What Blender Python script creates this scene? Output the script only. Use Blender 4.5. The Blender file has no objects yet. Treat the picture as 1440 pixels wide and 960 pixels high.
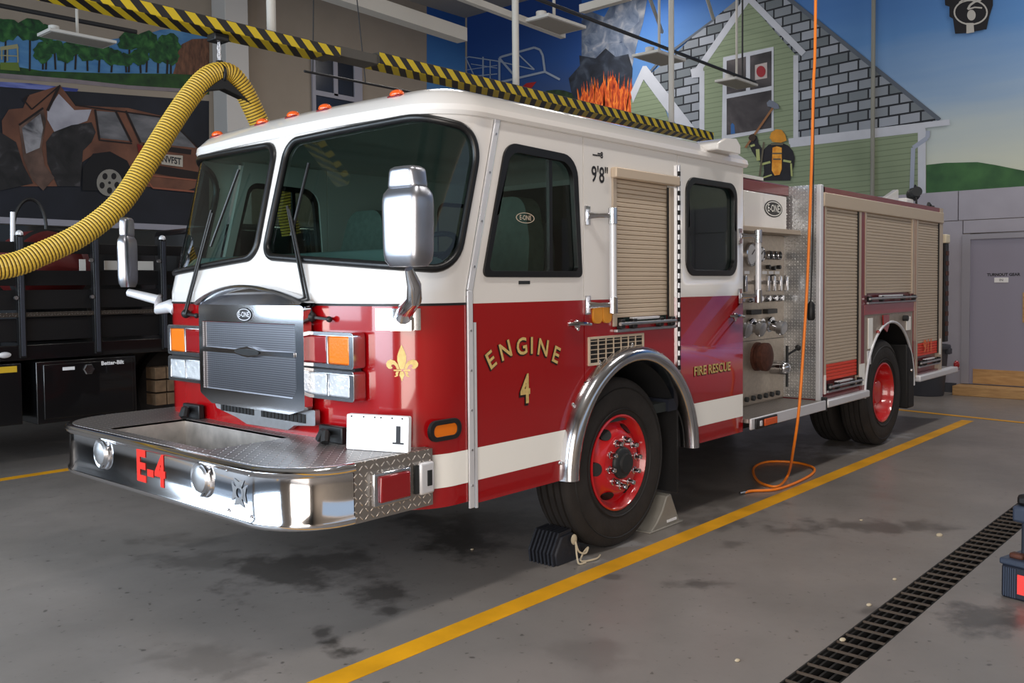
import bpy, bmesh, math, random
from mathutils import Vector, Matrix
from mathutils.geometry import tessellate_polygon
random.seed(7)
SC = bpy.context.scene
COL = SC.collection
PI = math.pi

# ------------------------------------------------------------------ camera
F = 1273.15; CX = 720.0; CYP = 450.58
YAW, PITCH, ROLL = 0.7255002, 0.0392360, -0.0089277
CAM = Vector((-4.59755, -3.16847, 1.62637))
def cam_axes():
    fw0 = Vector((math.cos(YAW), math.sin(YAW), 0)); rt0 = Vector((math.sin(YAW), -math.cos(YAW), 0)); up0 = Vector((0, 0, 1))
    fw = fw0*math.cos(PITCH) - up0*math.sin(PITCH); up = up0*math.cos(PITCH) + fw0*math.sin(PITCH)
    return rt0*math.cos(ROLL) + up*math.sin(ROLL), -rt0*math.sin(ROLL) + up*math.cos(ROLL), fw
RT, UP, FW = cam_axes()
cd = bpy.data.cameras.new('camera'); cam = bpy.data.objects.new('camera', cd); COL.objects.link(cam)
cam.matrix_world = Matrix((( RT.x, UP.x, -FW.x, CAM.x), (RT.y, UP.y, -FW.y, CAM.y), (RT.z, UP.z, -FW.z, CAM.z), (0, 0, 0, 1)))
cd.sensor_width = 36; cd.lens = F*36/1440; cd.shift_y = -(480-CYP)/1440; cd.clip_end = 100; cd.clip_start = .05
SC.camera = cam
def at(ax, c, x, y):
    """point of the plane ax = c that is seen at photograph pixel x, y (used to lay out flat wall paintings and floor marks)"""
    d = FW + RT*(x-CX)/F - UP*(y-CYP)/F
    i = 'xyz'.index(ax); return CAM + d*((c-CAM[i])/d[i])

# ------------------------------------------------------------------ world, lights, exposure
w = bpy.data.worlds.new('world'); SC.world = w; w.use_nodes = True
w.node_tree.nodes['Background'].inputs[0].default_value = (.62, .78, 1, 1)
w.node_tree.nodes['Background'].inputs[1].default_value = .8
def area(name, loc, rot, sx, sy, power, col):
    l = bpy.data.lights.new(name, 'AREA'); l.shape = 'RECTANGLE'; l.size = sx; l.size_y = sy; l.energy = power; l.color = col
    o = bpy.data.objects.new(name, l); COL.objects.link(o); o.location = loc; o.rotation_euler = rot; return o
# daylight through the open bay doors in the front wall (x = -7)
area('daylight_bay_door', (-6.95, 1.7, 2.5), (0, -PI/2, 0), 3.4, 4.4, 420, (.76, .88, 1))
area('daylight_left_bay_door', (-6.95, 6.8, 2.7), (0, -PI/2, 0), 3.0, 4.2, 270, (.74, .87, 1))
area('daylight_right_bay_door', (-6.95, -4.2, 2.2), (0, -PI/2, 0), 4.0, 4.2, 420, (1, .90, .80))
# high windows of the right-hand side wall
area('daylight_side_windows', (1.5, -7.9, 3.6), (-PI/2, 0, 0), 12.0, 2.2, 360, (1, .88, .78))
# ceiling lamps
for i, (x, y) in enumerate([(-2, -2), (3, -2), (8, -2), (4.5, 6), (8, 6)]):
    area('ceiling_lamp_light', (x, y, 6.9), (0, 0, 0), 1.6, .5, 110, (1, .95, .90))
SC.view_settings.view_transform = 'Standard'; SC.view_settings.look = 'None'
SC.view_settings.exposure = -0.2; SC.view_settings.gamma = 1; SC.view_settings.use_curve_mapping = False

# ------------------------------------------------------------------ materials
def lin(c):
    return tuple(((v/255)/12.92 if v/255 <= .04045 else ((v/255+.055)/1.055)**2.4) for v in c) + (1,)
def mat(name, c, rough=.5, metal=0, coat=0, var=0, vscale=6, bump=0, bscale=40, emit=None, spec=None):
    m = bpy.data.materials.new(name); m.use_nodes = True; nt = m.node_tree; b = nt.nodes['Principled BSDF']
    col = lin(c); b.inputs['Base Color'].default_value = col
    b.inputs['Roughness'].default_value = rough; b.inputs['Metallic'].default_value = metal
    if coat: b.inputs['Coat Weight'].default_value = coat; b.inputs['Coat Roughness'].default_value = .04
    if spec is not None: b.inputs['Specular IOR Level'].default_value = spec
    if var or bump:
        tc = nt.nodes.new('ShaderNodeTexCoord')
    if var:
        n = nt.nodes.new('ShaderNodeTexNoise'); n.inputs['Scale'].default_value = vscale; n.inputs['Detail'].default_value = 5
        nt.links.new(tc.outputs['Object'], n.inputs['Vector'])
        r = nt.nodes.new('ShaderNodeValToRGB'); r.color_ramp.elements[0].position = .3; r.color_ramp.elements[1].position = .7
        r.color_ramp.elements[0].color = tuple(v*(1-var) for v in col[:3])+(1,); r.color_ramp.elements[1].color = tuple(min(1, v*(1+var)) for v in col[:3])+(1,)
        nt.links.new(n.outputs[0], r.inputs[0]); nt.links.new(r.outputs[0], b.inputs['Base Color'])
    if bump:
        n = nt.nodes.new('ShaderNodeTexNoise'); n.inputs['Scale'].default_value = bscale
        nt.links.new(tc.outputs['Object'], n.inputs['Vector'])
        bp = nt.nodes.new('ShaderNodeBump'); bp.inputs['Strength'].default_value = bump; bp.inputs['Distance'].default_value = .01
        nt.links.new(n.outputs[0], bp.inputs['Height']); nt.links.new(bp.outputs[0], b.inputs['Normal'])
    if emit:
        b.inputs['Emission Color'].default_value = lin(c); b.inputs['Emission Strength'].default_value = emit
    return m
def N(nt, t, **kw):
    n = nt.nodes.new(t)
    for k, v in kw.items(): setattr(n, k, v)
    return n
def math_(nt, op, a, b=None, c=None):
    n = nt.nodes.new('ShaderNodeMath'); n.operation = op
    for i, v in enumerate((a, b, c)):
        if v is None: continue
        if isinstance(v, (int, float)): n.inputs[i].default_value = v
        else: nt.links.new(v, n.inputs[i])
    return n.outputs[0]
def diamond_plate(name, axes, c, scale=.026, rough=.36, metal=.85, strength=.8):
    m = mat(name, c, rough, metal); nt = m.node_tree; b = nt.nodes['Principled BSDF']
    tc = N(nt, 'ShaderNodeTexCoord'); sp = N(nt, 'ShaderNodeSeparateXYZ'); nt.links.new(tc.outputs['Object'], sp.inputs[0])
    u = math_(nt, 'DIVIDE', sp.outputs['XYZ'.index(axes[0])], scale); v = math_(nt, 'DIVIDE', sp.outputs['XYZ'.index(axes[1])], scale)
    par = math_(nt, 'MODULO', math_(nt, 'ABSOLUTE', math_(nt, 'ADD', math_(nt, 'FLOOR', u), math_(nt, 'FLOOR', v))), 2)
    s = math_(nt, 'SUBTRACT', math_(nt, 'MULTIPLY', par, 2), 1)
    fu = math_(nt, 'SUBTRACT', math_(nt, 'FRACT', u), .5); fv = math_(nt, 'SUBTRACT', math_(nt, 'FRACT', v), .5)
    p = math_(nt, 'ADD', fu, math_(nt, 'MULTIPLY', s, fv)); q = math_(nt, 'SUBTRACT', fu, math_(nt, 'MULTIPLY', s, fv))
    d = math_(nt, 'ADD', math_(nt, 'POWER', math_(nt, 'DIVIDE', p, .66), 2), math_(nt, 'POWER', math_(nt, 'DIVIDE', q, .17), 2))
    h = math_(nt, 'MAXIMUM', math_(nt, 'SUBTRACT', 1, d), 0)
    mx = N(nt, 'ShaderNodeMix', data_type='RGBA'); nt.links.new(math_(nt, 'MULTIPLY', h, 1.4), mx.inputs[0]); mx.clamp_factor = True; mx.inputs[6].default_value = lin(tuple(v*.82 for v in c)); mx.inputs[7].default_value = lin(tuple(min(255, v*1.2) for v in c)); nt.links.new(mx.outputs[2], b.inputs['Base Color'])
    bp = N(nt, 'ShaderNodeBump'); bp.inputs['Strength'].default_value = strength; bp.inputs['Distance'].default_value = .006
    nt.links.new(h, bp.inputs['Height']); nt.links.new(bp.outputs[0], b.inputs['Normal'])
    return m
def glass(name, tint, refl=.9):
    m = bpy.data.materials.new(name); m.use_nodes = True; nt = m.node_tree; nt.nodes.remove(nt.nodes['Principled BSDF'])
    t = N(nt, 'ShaderNodeBsdfTransparent'); t.inputs[0].default_value = lin(tint)
    g = N(nt, 'ShaderNodeBsdfGlossy'); g.inputs['Roughness'].default_value = .02; g.inputs[0].default_value = (refl, refl, refl, 1)
    lw = N(nt, 'ShaderNodeLayerWeight'); lw.inputs[0].default_value = .5
    fr = math_(nt, 'MULTIPLY_ADD', math_(nt, 'POWER', lw.outputs['Facing'], 5), .92, .05)
    mx = N(nt, 'ShaderNodeMixShader'); nt.links.new(fr, mx.inputs[0]); nt.links.new(t.outputs[0], mx.inputs[1]); nt.links.new(g.outputs[0], mx.inputs[2])
    nt.links.new(mx.outputs[0], nt.nodes['Material Output'].inputs[0]); return m
def stripes(name, c1, c2, ku, kw, axes, period, duty=.5, rough=.5):
    """flat diagonal or straight print: frac((ku*axis0 + kw*axis1)/period) < duty gives c1"""
    m = mat(name, c1, rough); nt = m.node_tree; b = nt.nodes['Principled BSDF']
    tc = N(nt, 'ShaderNodeTexCoord'); sp = N(nt, 'ShaderNodeSeparateXYZ'); nt.links.new(tc.outputs['Object'], sp.inputs[0])
    s = math_(nt, 'ADD', math_(nt, 'MULTIPLY', sp.outputs['XYZ'.index(axes[0])], ku), math_(nt, 'MULTIPLY', sp.outputs['XYZ'.index(axes[1])], kw))
    fr = math_(nt, 'LESS_THAN', math_(nt, 'FRACT', math_(nt, 'DIVIDE', math_(nt, 'ADD', s, 100), period)), duty)
    mx = N(nt, 'ShaderNodeMix', data_type='RGBA'); nt.links.new(fr, mx.inputs[0]); mx.inputs[6].default_value = lin(c2); mx.inputs[7].default_value = lin(c1)
    nt.links.new(mx.outputs[2], b.inputs['Base Color']); return m
def zgrad(name, stops, axis=2, z0=0, z1=8, noise=.35, nscale=(.3, .3, 1.2), rough=.75):
    """painted sky: colour by height, brushed with noise"""
    m = mat(name, (100, 100, 100), rough); nt = m.node_tree; b = nt.nodes['Principled BSDF']
    tc = N(nt, 'ShaderNodeTexCoord'); sp = N(nt, 'ShaderNodeSeparateXYZ'); nt.links.new(tc.outputs['Object'], sp.inputs[0])
    mp = N(nt, 'ShaderNodeMapping'); mp.inputs['Scale'].default_value = nscale; mp.inputs['Rotation'].default_value = (.15, 0, 0); nt.links.new(tc.outputs['Object'], mp.inputs[0])
    n = N(nt, 'ShaderNodeTexNoise'); n.inputs['Scale'].default_value = 1.5; n.inputs['Detail'].default_value = 6; nt.links.new(mp.outputs[0], n.inputs['Vector'])
    h = math_(nt, 'ADD', math_(nt, 'DIVIDE', math_(nt, 'SUBTRACT', sp.outputs[axis], z0), z1-z0), math_(nt, 'MULTIPLY', math_(nt, 'SUBTRACT', n.outputs[0], .5), noise))
    r = N(nt, 'ShaderNodeValToRGB'); e = r.color_ramp.elements
    e[0].position, e[0].color = stops[0][0], lin(stops[0][1]); e[1].position, e[1].color = stops[-1][0], lin(stops[-1][1])
    for p, c in stops[1:-1]: x = e.new(p); x.color = lin(c)
    nt.links.new(h, r.inputs[0]); nt.links.new(r.outputs[0], b.inputs['Base Color']); return m
def noisy(name, stops, scale=3, detail=6, dist=0, mscale=(1, 1, 1), rough=.75):
    m = mat(name, (100, 100, 100), rough); nt = m.node_tree; b = nt.nodes['Principled BSDF']
    tc = N(nt, 'ShaderNodeTexCoord'); mp = N(nt, 'ShaderNodeMapping'); mp.inputs['Scale'].default_value = mscale; nt.links.new(tc.outputs['Object'], mp.inputs[0])
    n = N(nt, 'ShaderNodeTexNoise'); n.inputs['Scale'].default_value = scale; n.inputs['Detail'].default_value = detail; n.inputs['Distortion'].default_value = dist
    nt.links.new(mp.outputs[0], n.inputs['Vector'])
    r = N(nt, 'ShaderNodeValToRGB'); e = r.color_ramp.elements
    e[0].position, e[0].color = stops[0][0], lin(stops[0][1]); e[1].position, e[1].color = stops[-1][0], lin(stops[-1][1])
    for p, c in stops[1:-1]: x = e.new(p); x.color = lin(c)
    nt.links.new(n.outputs[0], r.inputs[0]); nt.links.new(r.outputs[0], b.inputs['Base Color']); return m
M = {}
M['red'] = mat('engine_red_paint', (156, 5, 12), .2, 0, 1)
M['white'] = mat('engine_white_paint', (232, 228, 224), .28, 0, .8)
M['stripe'] = mat('stripe_white_vinyl', (250, 248, 242), .35)
M['chrome'] = mat('chrome', (225, 225, 228), .09, 1)
M['chrome_s'] = mat('polished_steel', (205, 206, 210), .16, 1, var=.08, vscale=5, bump=.02, bscale=6)
M['mirror_shell'] = mat('dulled_mirror_casing', (176, 178, 186), .34, 1, var=.1, vscale=8, bump=.03, bscale=12)
M['alu'] = mat('brushed_aluminium', (190, 190, 192), .38, 1, var=.08, vscale=20)
M['alu_l'] = mat('light_anodised_aluminium', (226, 226, 230), .42, .35)
M['dp_xy'] = diamond_plate('diamond_plate_top', 'XY', (178, 172, 168), scale=.034)
M['dp_xz'] = diamond_plate('diamond_plate_side', 'XZ', (212, 204, 196), scale=.032)
M['dp_yz'] = diamond_plate('diamond_plate_front', 'YZ', (215, 218, 222), rough=.35)
M['rubber'] = mat('black_rubber', (22, 21, 22), .62, bump=.1, bscale=60)
M['gasket'] = mat('window_gasket', (14, 14, 15), .35)
M['tyre'] = mat('tyre_rubber', (38, 34, 32), .78, var=.25, vscale=9, bump=.25, bscale=35)
M['black'] = mat('black_plastic', (18, 18, 19), .45)
M['dark'] = mat('dark_chassis', (24, 24, 26), .7, var=.2)
M['glass'] = glass('windshield_glass', (162, 184, 179)); M['glass_d'] = glass('door_window_glass', (206, 214, 208))
M['amber'] = mat('amber_lens', (235, 120, 12), .2, 0, .6, bump=.1, bscale=90)
M['amber2'] = mat('marker_orange_lens', (225, 88, 20), .25, 0, .5)
M['reflector'] = mat('amber_reflector', (225, 150, 45), .35, 0, .3, bump=.15, bscale=150)
M['redlens'] = mat('red_lens', (140, 10, 16), .18, 0, .8)
M['lamp'] = mat('headlamp_glass', (236, 240, 246), .15, .35, 1, var=.12, vscale=14, bump=.5, bscale=30)
M['rim'] = mat('red_wheel_paint', (196, 12, 22), .3, 0, .8)
M['hub'] = mat('dark_hub', (52, 54, 55), .5, .4)
M['gold'] = mat('gold_leaf', (218, 188, 118), .5, .15, var=.15, vscale=60)
M['outline'] = mat('lettering_black_outline', (28, 12, 8), .5)
M['tan'] = mat('tan_anodised_slat', (212, 193, 170), .45, .25)
M['tan_d'] = mat('tan_frame', (192, 176, 158), .5, .2)
M['tan_b'] = mat('body_bronze_slat', (204, 186, 164), .48, .25)
M['panel'] = mat('brushed_pump_panel', (176, 164, 150), .42, .6, var=.1, vscale=30)
M['orange_red'] = mat('orange_red_reflective_tape', (226, 66, 42), .45)
M['maroon'] = mat('maroon_paint', (120, 16, 26), .35, 0, .5)
M['seat'] = mat('grey_seat_fabric', (110, 118, 112), .85, var=.15, vscale=25)
M['cabin'] = mat('cabin_grey_lining', (44, 50, 50), .8)
M['grille_mesh'] = None
M['paper'] = mat('white_board', (238, 238, 240), .5)
M['ink'] = mat('black_ink', (28, 28, 34), .6)
M['e4'] = mat('red_vinyl', (226, 38, 22), .4)
M['yellow'] = mat('yellow_floor_paint', (222, 158, 20), .5, var=.18, vscale=3.5)
M['hose'] = mat('yellow_hose', (206, 168, 58), .5); M['hose_d'] = mat('hose_groove_black', (44, 36, 12), .6)
M['orange'] = mat('orange_air_hose', (250, 134, 34), .4)
M['cord'] = mat('dark_cable', (40, 40, 42), .5)
M['pole'] = mat('white_painted_pipe', (196, 192, 184), .5)
M['grey_pipe'] = mat('grey_pipe', (128, 128, 120), .5)
M['fix'] = mat('fixture_white', (205, 202, 196), .5); M['fix_u'] = mat('fixture_underside', (150, 143, 132), .6)
M['beam'] = mat('grey_rail_metal', (86, 82, 76), .5, .3)
M['haz'] = stripes('hazard_tape', (204, 176, 24), (24, 20, 20), 1, 1.0, 'XZ', .165, .5)
M['haz_u'] = stripes('hazard_tape_underside', (196, 168, 26), (24, 20, 20), 1, -1.0, 'XY', .165, .5)
M['wall_t'] = mat('tan_wall_paint', (150, 138, 124), .8, var=.05, vscale=2)
M['wall_g'] = mat('grey_block_paint', (160, 157, 168), .7, var=.05, vscale=3)
M['ceil'] = mat('ceiling_paint', (150, 145, 138), .9)
M['door_g'] = mat('door_grey_paint', (146, 143, 160), .45)
M['frame_g'] = mat('door_frame_grey', (150, 148, 158), .5)
M['wood'] = noisy('plywood', [(.3, (168, 128, 84)), (.7, (200, 160, 108))], 5, mscale=(1, 1, 8))
M['bin'] = mat('grey_bin_plastic', (66, 68, 76), .55)
M['btruck'] = mat('black_truck_paint', (10, 10, 12), .3, 0, .6)
M['bsteel'] = mat('black_bed_steel', (11, 11, 13), .45)
M['dp_b'] = diamond_plate('dull_diamond_plate', 'XZ', (120, 112, 104), rough=.4)
M['brown'] = mat('weathered_wood_block', (110, 88, 66), .85, var=.3, vscale=15)
M['drain'] = mat('rusty_drain_steel', (86, 74, 64), .55, .5, var=.35, vscale=10)
M['drain_d'] = mat('drain_channel', (20, 17, 15), .8)
M['post'] = mat('column_paint', (188, 184, 180), .6)
M['case'] = mat('dark_blue_case', (28, 33, 46), .55); M['case2'] = mat('slate_lid', (52, 62, 80), .5); M['label'] = mat('red_label', (255, 72, 66), .5)
M['chock'] = mat('black_rubber_chock', (34, 36, 44), .6, bump=.2); M['chock_g'] = mat('grey_metal_chock', (150, 146, 138), .5, .3, var=.1)
M['rope'] = mat('frayed_rope', (190, 176, 150), .9)
M['rust'] = mat('rusty_brown_cap', (84, 48, 36), .6, .3, var=.3, vscale=30)

# perforated grille material (fine mesh, far below ten pixels a hole)
def grille_mesh():
    m = mat('perforated_grille', (150, 150, 156), .3, 1); nt = m.node_tree; b = nt.nodes['Principled BSDF']
    tc = N(nt, 'ShaderNodeTexCoord'); mp = N(nt, 'ShaderNodeMapping'); mp.inputs['Scale'].default_value = (1, 85, 85); nt.links.new(tc.outputs['Object'], mp.inputs[0])
    v = N(nt, 'ShaderNodeTexVoronoi'); v.inputs['Scale'].default_value = 1; v.inputs['Randomness'].default_value = 0; nt.links.new(mp.outputs[0], v.inputs['Vector'])
    h = math_(nt, 'GREATER_THAN', v.outputs['Distance'], .36)
    mx = N(nt, 'ShaderNodeMix', data_type='RGBA'); nt.links.new(h, mx.inputs[0]); mx.inputs[6].default_value = lin((12, 12, 14)); mx.inputs[7].default_value = lin((140, 140, 146))
    nt.links.new(mx.outputs[2], b.inputs['Base Color']); return m
M['grille_mesh'] = grille_mesh()

# ------------------------------------------------------------------ mesh building
WM = {}
def tag(o, label=None, cat=None, group=None, kind=None):
    if label: o['label'] = label
    if cat: o['category'] = cat
    if group: o['group'] = group
    if kind: o['kind'] = kind
    return o
def thing(name, loc, label, cat, group=None):
    o = bpy.data.objects.new(name, None); COL.objects.link(o); o.location = loc; o.empty_display_size = .2
    WM[o] = Matrix.Translation(Vector(loc)); return tag(o, label, cat, group)
def circ(n, r=1, ph=0): return [(r*math.cos(ph+2*PI*i/n), r*math.sin(ph+2*PI*i/n)) for i in range(n)]
def frame_of(d):
    d = d.normalized(); a = Vector((0, 0, 1)) if abs(d.z) < .9 else Vector((1, 0, 0))
    u = d.cross(a).normalized(); return u, d.cross(u).normalized()
class MB:
    def __init__(s): s.v = []; s.f = []; s.m = []
    def add(s, vs, fs, mi=0):
        k = len(s.v); s.v += [Vector(p) for p in vs]; s.f += [tuple(k+i for i in f) for f in fs]; s.m += [mi]*len(fs); return s
    def box(s, x0, x1, y0, y1, z0, z1, mi=0):
        return s.add([(x0,y0,z0),(x1,y0,z0),(x1,y1,z0),(x0,y1,z0),(x0,y0,z1),(x1,y0,z1),(x1,y1,z1),(x0,y1,z1)],
                     [(0,3,2,1),(4,5,6,7),(0,1,5,4),(1,2,6,5),(2,3,7,6),(3,0,4,7)], mi)
    def obox(s, c, size, R=Matrix.Identity(3), mi=0):
        c = Vector(c); h = Vector(size)/2; k = len(s.v)
        s.box(-h.x, h.x, -h.y, h.y, -h.z, h.z, mi)
        for i in range(k, len(s.v)): s.v[i] = c + R @ s.v[i]
        return s
    def bar(s, a, b, w, t, up=(0, 0, 1), mi=0):
        a, b = Vector(a), Vector(b); d = (b-a).normalized(); sd = d.cross(Vector(up)).normalized(); u = sd.cross(d)
        R = Matrix((d, sd, u)).transposed(); return s.obox((a+b)/2, ((b-a).length, w, t), R, mi)
    def tube(s, pts, r, n=10, mi=0, closed=False, caps=True, mfun=None):
        pts = [Vector(p) for p in pts]; L = len(pts); rs = r if isinstance(r, (list, tuple)) else [r]*L
        k = len(s.v); u = None
        for i, p in enumerate(pts):
            if closed: d = pts[(i+1) % L] - pts[i-1]
            else: d = pts[min(i+1, L-1)] - pts[max(i-1, 0)]
            d.normalize()
            if u is None: u, v_ = frame_of(d)
            else:
                u = (u - d*u.dot(d)).normalized(); v_ = d.cross(u)
            v_ = d.cross(u)
            s.v += [p + (u*c + v_*q)*rs[i] for c, q in circ(n)]
        for i in range(L if closed else L-1):
            a = k+i*n; b = k+((i+1) % L)*n
            for j in range(n):
                s.f.append((a+j, a+(j+1) % n, b+(j+1) % n, b+j)); s.m.append(mfun(i) if mfun else mi)
        if caps and not closed:
            s.f.append(tuple(k+j for j in range(n))[::-1]); s.f.append(tuple(k+(L-1)*n+j for j in range(n))); s.m += [mi, mi]
        return s
    def lathe(s, prof, c, axis, n=32, mi=0, mfun=None, closed=False):
        """prof: (radius, height along axis)"""
        c = Vector(c); axis = Vector(axis).normalized(); u, v_ = frame_of(axis); k = len(s.v); L = len(prof)
        for r, h in prof: s.v += [c + axis*h + (u*a + v_*b)*max(r, 1e-5) for a, b in circ(n)]
        for i in range(L if closed else L-1):
            a = k+i*n; b2 = k+((i+1) % L)*n
            for j in range(n):
                s.f.append((a+j, a+(j+1) % n, b2+(j+1) % n, b2+j)); s.m.append(mfun(i) if mfun else mi)
        return s
    def cyl(s, a, b, r, n=16, mi=0):
        a, b = Vector(a), Vector(b); L = (b-a).length
        return s.lathe([(0, 0), (r, 0), (r, L), (0, L)], a, b-a, n, mi)
    def sphere(s, c, r, sc=(1, 1, 1), n=12, mi=0):
        k = len(s.v); s.lathe([(r*math.sin(PI*i/8), -r*math.cos(PI*i/8)) for i in range(9)], (0, 0, 0), (0, 0, 1), n, mi)
        for i in range(k, len(s.v)): s.v[i] = Vector(c) + Vector((s.v[i].x*sc[0], s.v[i].y*sc[1], s.v[i].z*sc[2]))
        return s
    def plate(s, loops, fmap, th=0, mi=0):
        """2D polygon with holes, mapped by fmap(u, v, w); w=0 front, w=-th back"""
        flat = [p for lp in loops for p in lp]
        tris = tessellate_polygon([[Vector((p[0], p[1], 0)) for p in lp] for lp in loops])
        k = len(s.v); s.v += [Vector(fmap(p[0], p[1], 0)) for p in flat]
        for t in tris: s.f.append(tuple(k+i for i in t)); s.m.append(mi)
        if th:
            n = len(flat); s.v += [Vector(fmap(p[0], p[1], -th)) for p in flat]
            for t in tris: s.f.append(tuple(k+n+i for i in t[::-1])); s.m.append(mi)
            o = 0
            for lp in loops:
                L = len(lp)
                for i in range(L):
                    a, b = k+o+i, k+o+(i+1) % L; s.f.append((a, b, b+n, a+n)); s.m.append(mi)
                o += L
        return s
    def build(s, name, mats, parent=None, bevel=0, smooth=35, kind=None, label=None, recalc=True, seg=2):
        me = bpy.data.meshes.new(name); W = WM[parent] if parent else Matrix.Identity(4); I = W.inverted()
        me.from_pydata([tuple(I @ v) for v in s.v], [], s.f)
        for m in (mats if isinstance(mats, (list, tuple)) else [mats]): me.materials.append(m)
        if len(me.polygons) == len(s.m): me.polygons.foreach_set('material_index', s.m)
        if recalc:
            bm = bmesh.new(); bm.from_mesh(me); bmesh.ops.remove_doubles(bm, verts=bm.verts, dist=1e-6)
            bmesh.ops.recalc_face_normals(bm, faces=bm.faces); bm.to_mesh(me); bm.free()
        if smooth:
            me.polygons.foreach_set('use_smooth', [True]*len(me.polygons)); me.set_sharp_from_angle(angle=math.radians(smooth))
        me.update()
        o = bpy.data.objects.new(name, me); COL.objects.link(o); WM[o] = W.copy()
        if parent: o.parent = parent
        if bevel:
            b = o.modifiers.new('bevel', 'BEVEL'); b.width = bevel; b.segments = seg; b.limit_method = 'ANGLE'; b.angle_limit = math.radians(40)
            b.harden_normals = False
        if kind: o['kind'] = kind
        if label: o['label'] = label
        return o
def copy_tree(o, parent=None):
    c = o.copy(); COL.objects.link(c); WM[c] = WM[o].copy()
    if parent: c.parent = parent
    for ch in list(o.children): copy_tree(ch, c)
    return c
def rpoly(pts, rad, seg=5):
    """rounded polygon, rad scalar or list"""
    out = []; n = len(pts); rad = rad if isinstance(rad, (list, tuple)) else [rad]*n
    for i in range(n):
        p = Vector(pts[i]).to_2d(); a = Vector(pts[i-1]).to_2d(); b = Vector(pts[(i+1) % n]).to_2d(); r = rad[i]
        if r <= 0: out.append(tuple(p)); continue
        da = (a-p).normalized(); db = (b-p).normalized(); ang = da.angle(db); t = min(r/math.tan(ang/2), (a-p).length*.49, (b-p).length*.49)
        rr = t*math.tan(ang/2); bis = (da+db).normalized(); c = p + bis*(rr/math.sin(ang/2))
        s0 = p+da*t-c; s1 = p+db*t-c; A0 = math.atan2(s0.y, s0.x); A1 = math.atan2(s1.y, s1.x); dA = (A1-A0+PI) % (2*PI)-PI
        for k in range(seg+1):
            q = A0+dA*k/seg; out.append((c.x+rr*math.cos(q), c.y+rr*math.sin(q)))
    return out
def rrect(x0, x1, z0, z1, r, seg=5): return rpoly([(x0, z0), (x1, z0), (x1, z1), (x0, z1)], r, seg)
def clip(poly, lo, hi):
    for sgn, lim in ((1, lo), (-1, hi)):
        out = []; n = len(poly)
        for i in range(n):
            a, b = poly[i], poly[(i+1) % n]; ia = sgn*(a[1]-lim) >= 0; ib = sgn*(b[1]-lim) >= 0
            if ia: out.append(a)
            if ia != ib: t = (lim-a[1])/(b[1]-a[1]); out.append((a[0]+t*(b[0]-a[0]), lim))
        poly = out
        if not poly: return []
    return poly
def pip(p, poly):
    x, y = p; c = False; j = len(poly)-1
    for i in range(len(poly)):
        if (poly[i][1] > y) != (poly[j][1] > y) and x < (poly[j][0]-poly[i][0])*(y-poly[i][1])/(poly[j][1]-poly[i][1])+poly[i][0]: c = not c
        j = i
    return c
def text_geo(txt, size, bold=0, space=1):
    cu = bpy.data.curves.new('t', 'FONT'); cu.body = txt; cu.size = size; cu.align_x = 'CENTER'; cu.align_y = 'CENTER'; cu.offset = bold
    cu.space_character = space; cu.resolution_u = 3; cu.fill_mode = 'FRONT'; cu.dimensions = '2D'
    o = bpy.data.objects.new('t', cu); COL.objects.link(o); dg = bpy.context.evaluated_depsgraph_get(); dg.update()
    me = bpy.data.meshes.new_from_object(o.evaluated_get(dg)); vs = [(v.co.x, v.co.y) for v in me.vertices]; fs = [tuple(p.vertices) for p in me.polygons]
    bpy.data.objects.remove(o); bpy.data.curves.remove(cu); bpy.data.meshes.remove(me); return vs, fs
def put_text(mb, txt, size, fmap, bold=0, mi=0, rot=0, sx=1, off=(0, 0), space=1, w=0):
    vs, fs = text_geo(txt, size, bold, space); c, s = math.cos(rot), math.sin(rot)
    vs = [((x*sx)*c-y*s+off[0], (x*sx)*s+y*c+off[1]) for x, y in vs]
    mb.add([fmap(x, y, w) for x, y in vs], fs, mi)
def spline(pts, n=8):
    P = [Vector(p) for p in pts]; out = []
    for i in range(len(P)-1):
        p0 = P[max(i-1, 0)]; p1 = P[i]; p2 = P[i+1]; p3 = P[min(i+2, len(P)-1)]
        for k in range(n):
            t = k/n; out.append(.5*((2*p1)+(p2-p0)*t+(2*p0-5*p1+4*p2-p3)*t*t+(3*p1-p0-3*p2+p3)*t**3))
    return out+[P[-1]]
YW = 2.44                                                             # width of the fire engine
def side(u, v, w): return (u, -w, v)                                  # driver's side plane y = 0
def pside(u, v, w): return (u, YW+w, v)                               # passenger's side

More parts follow.
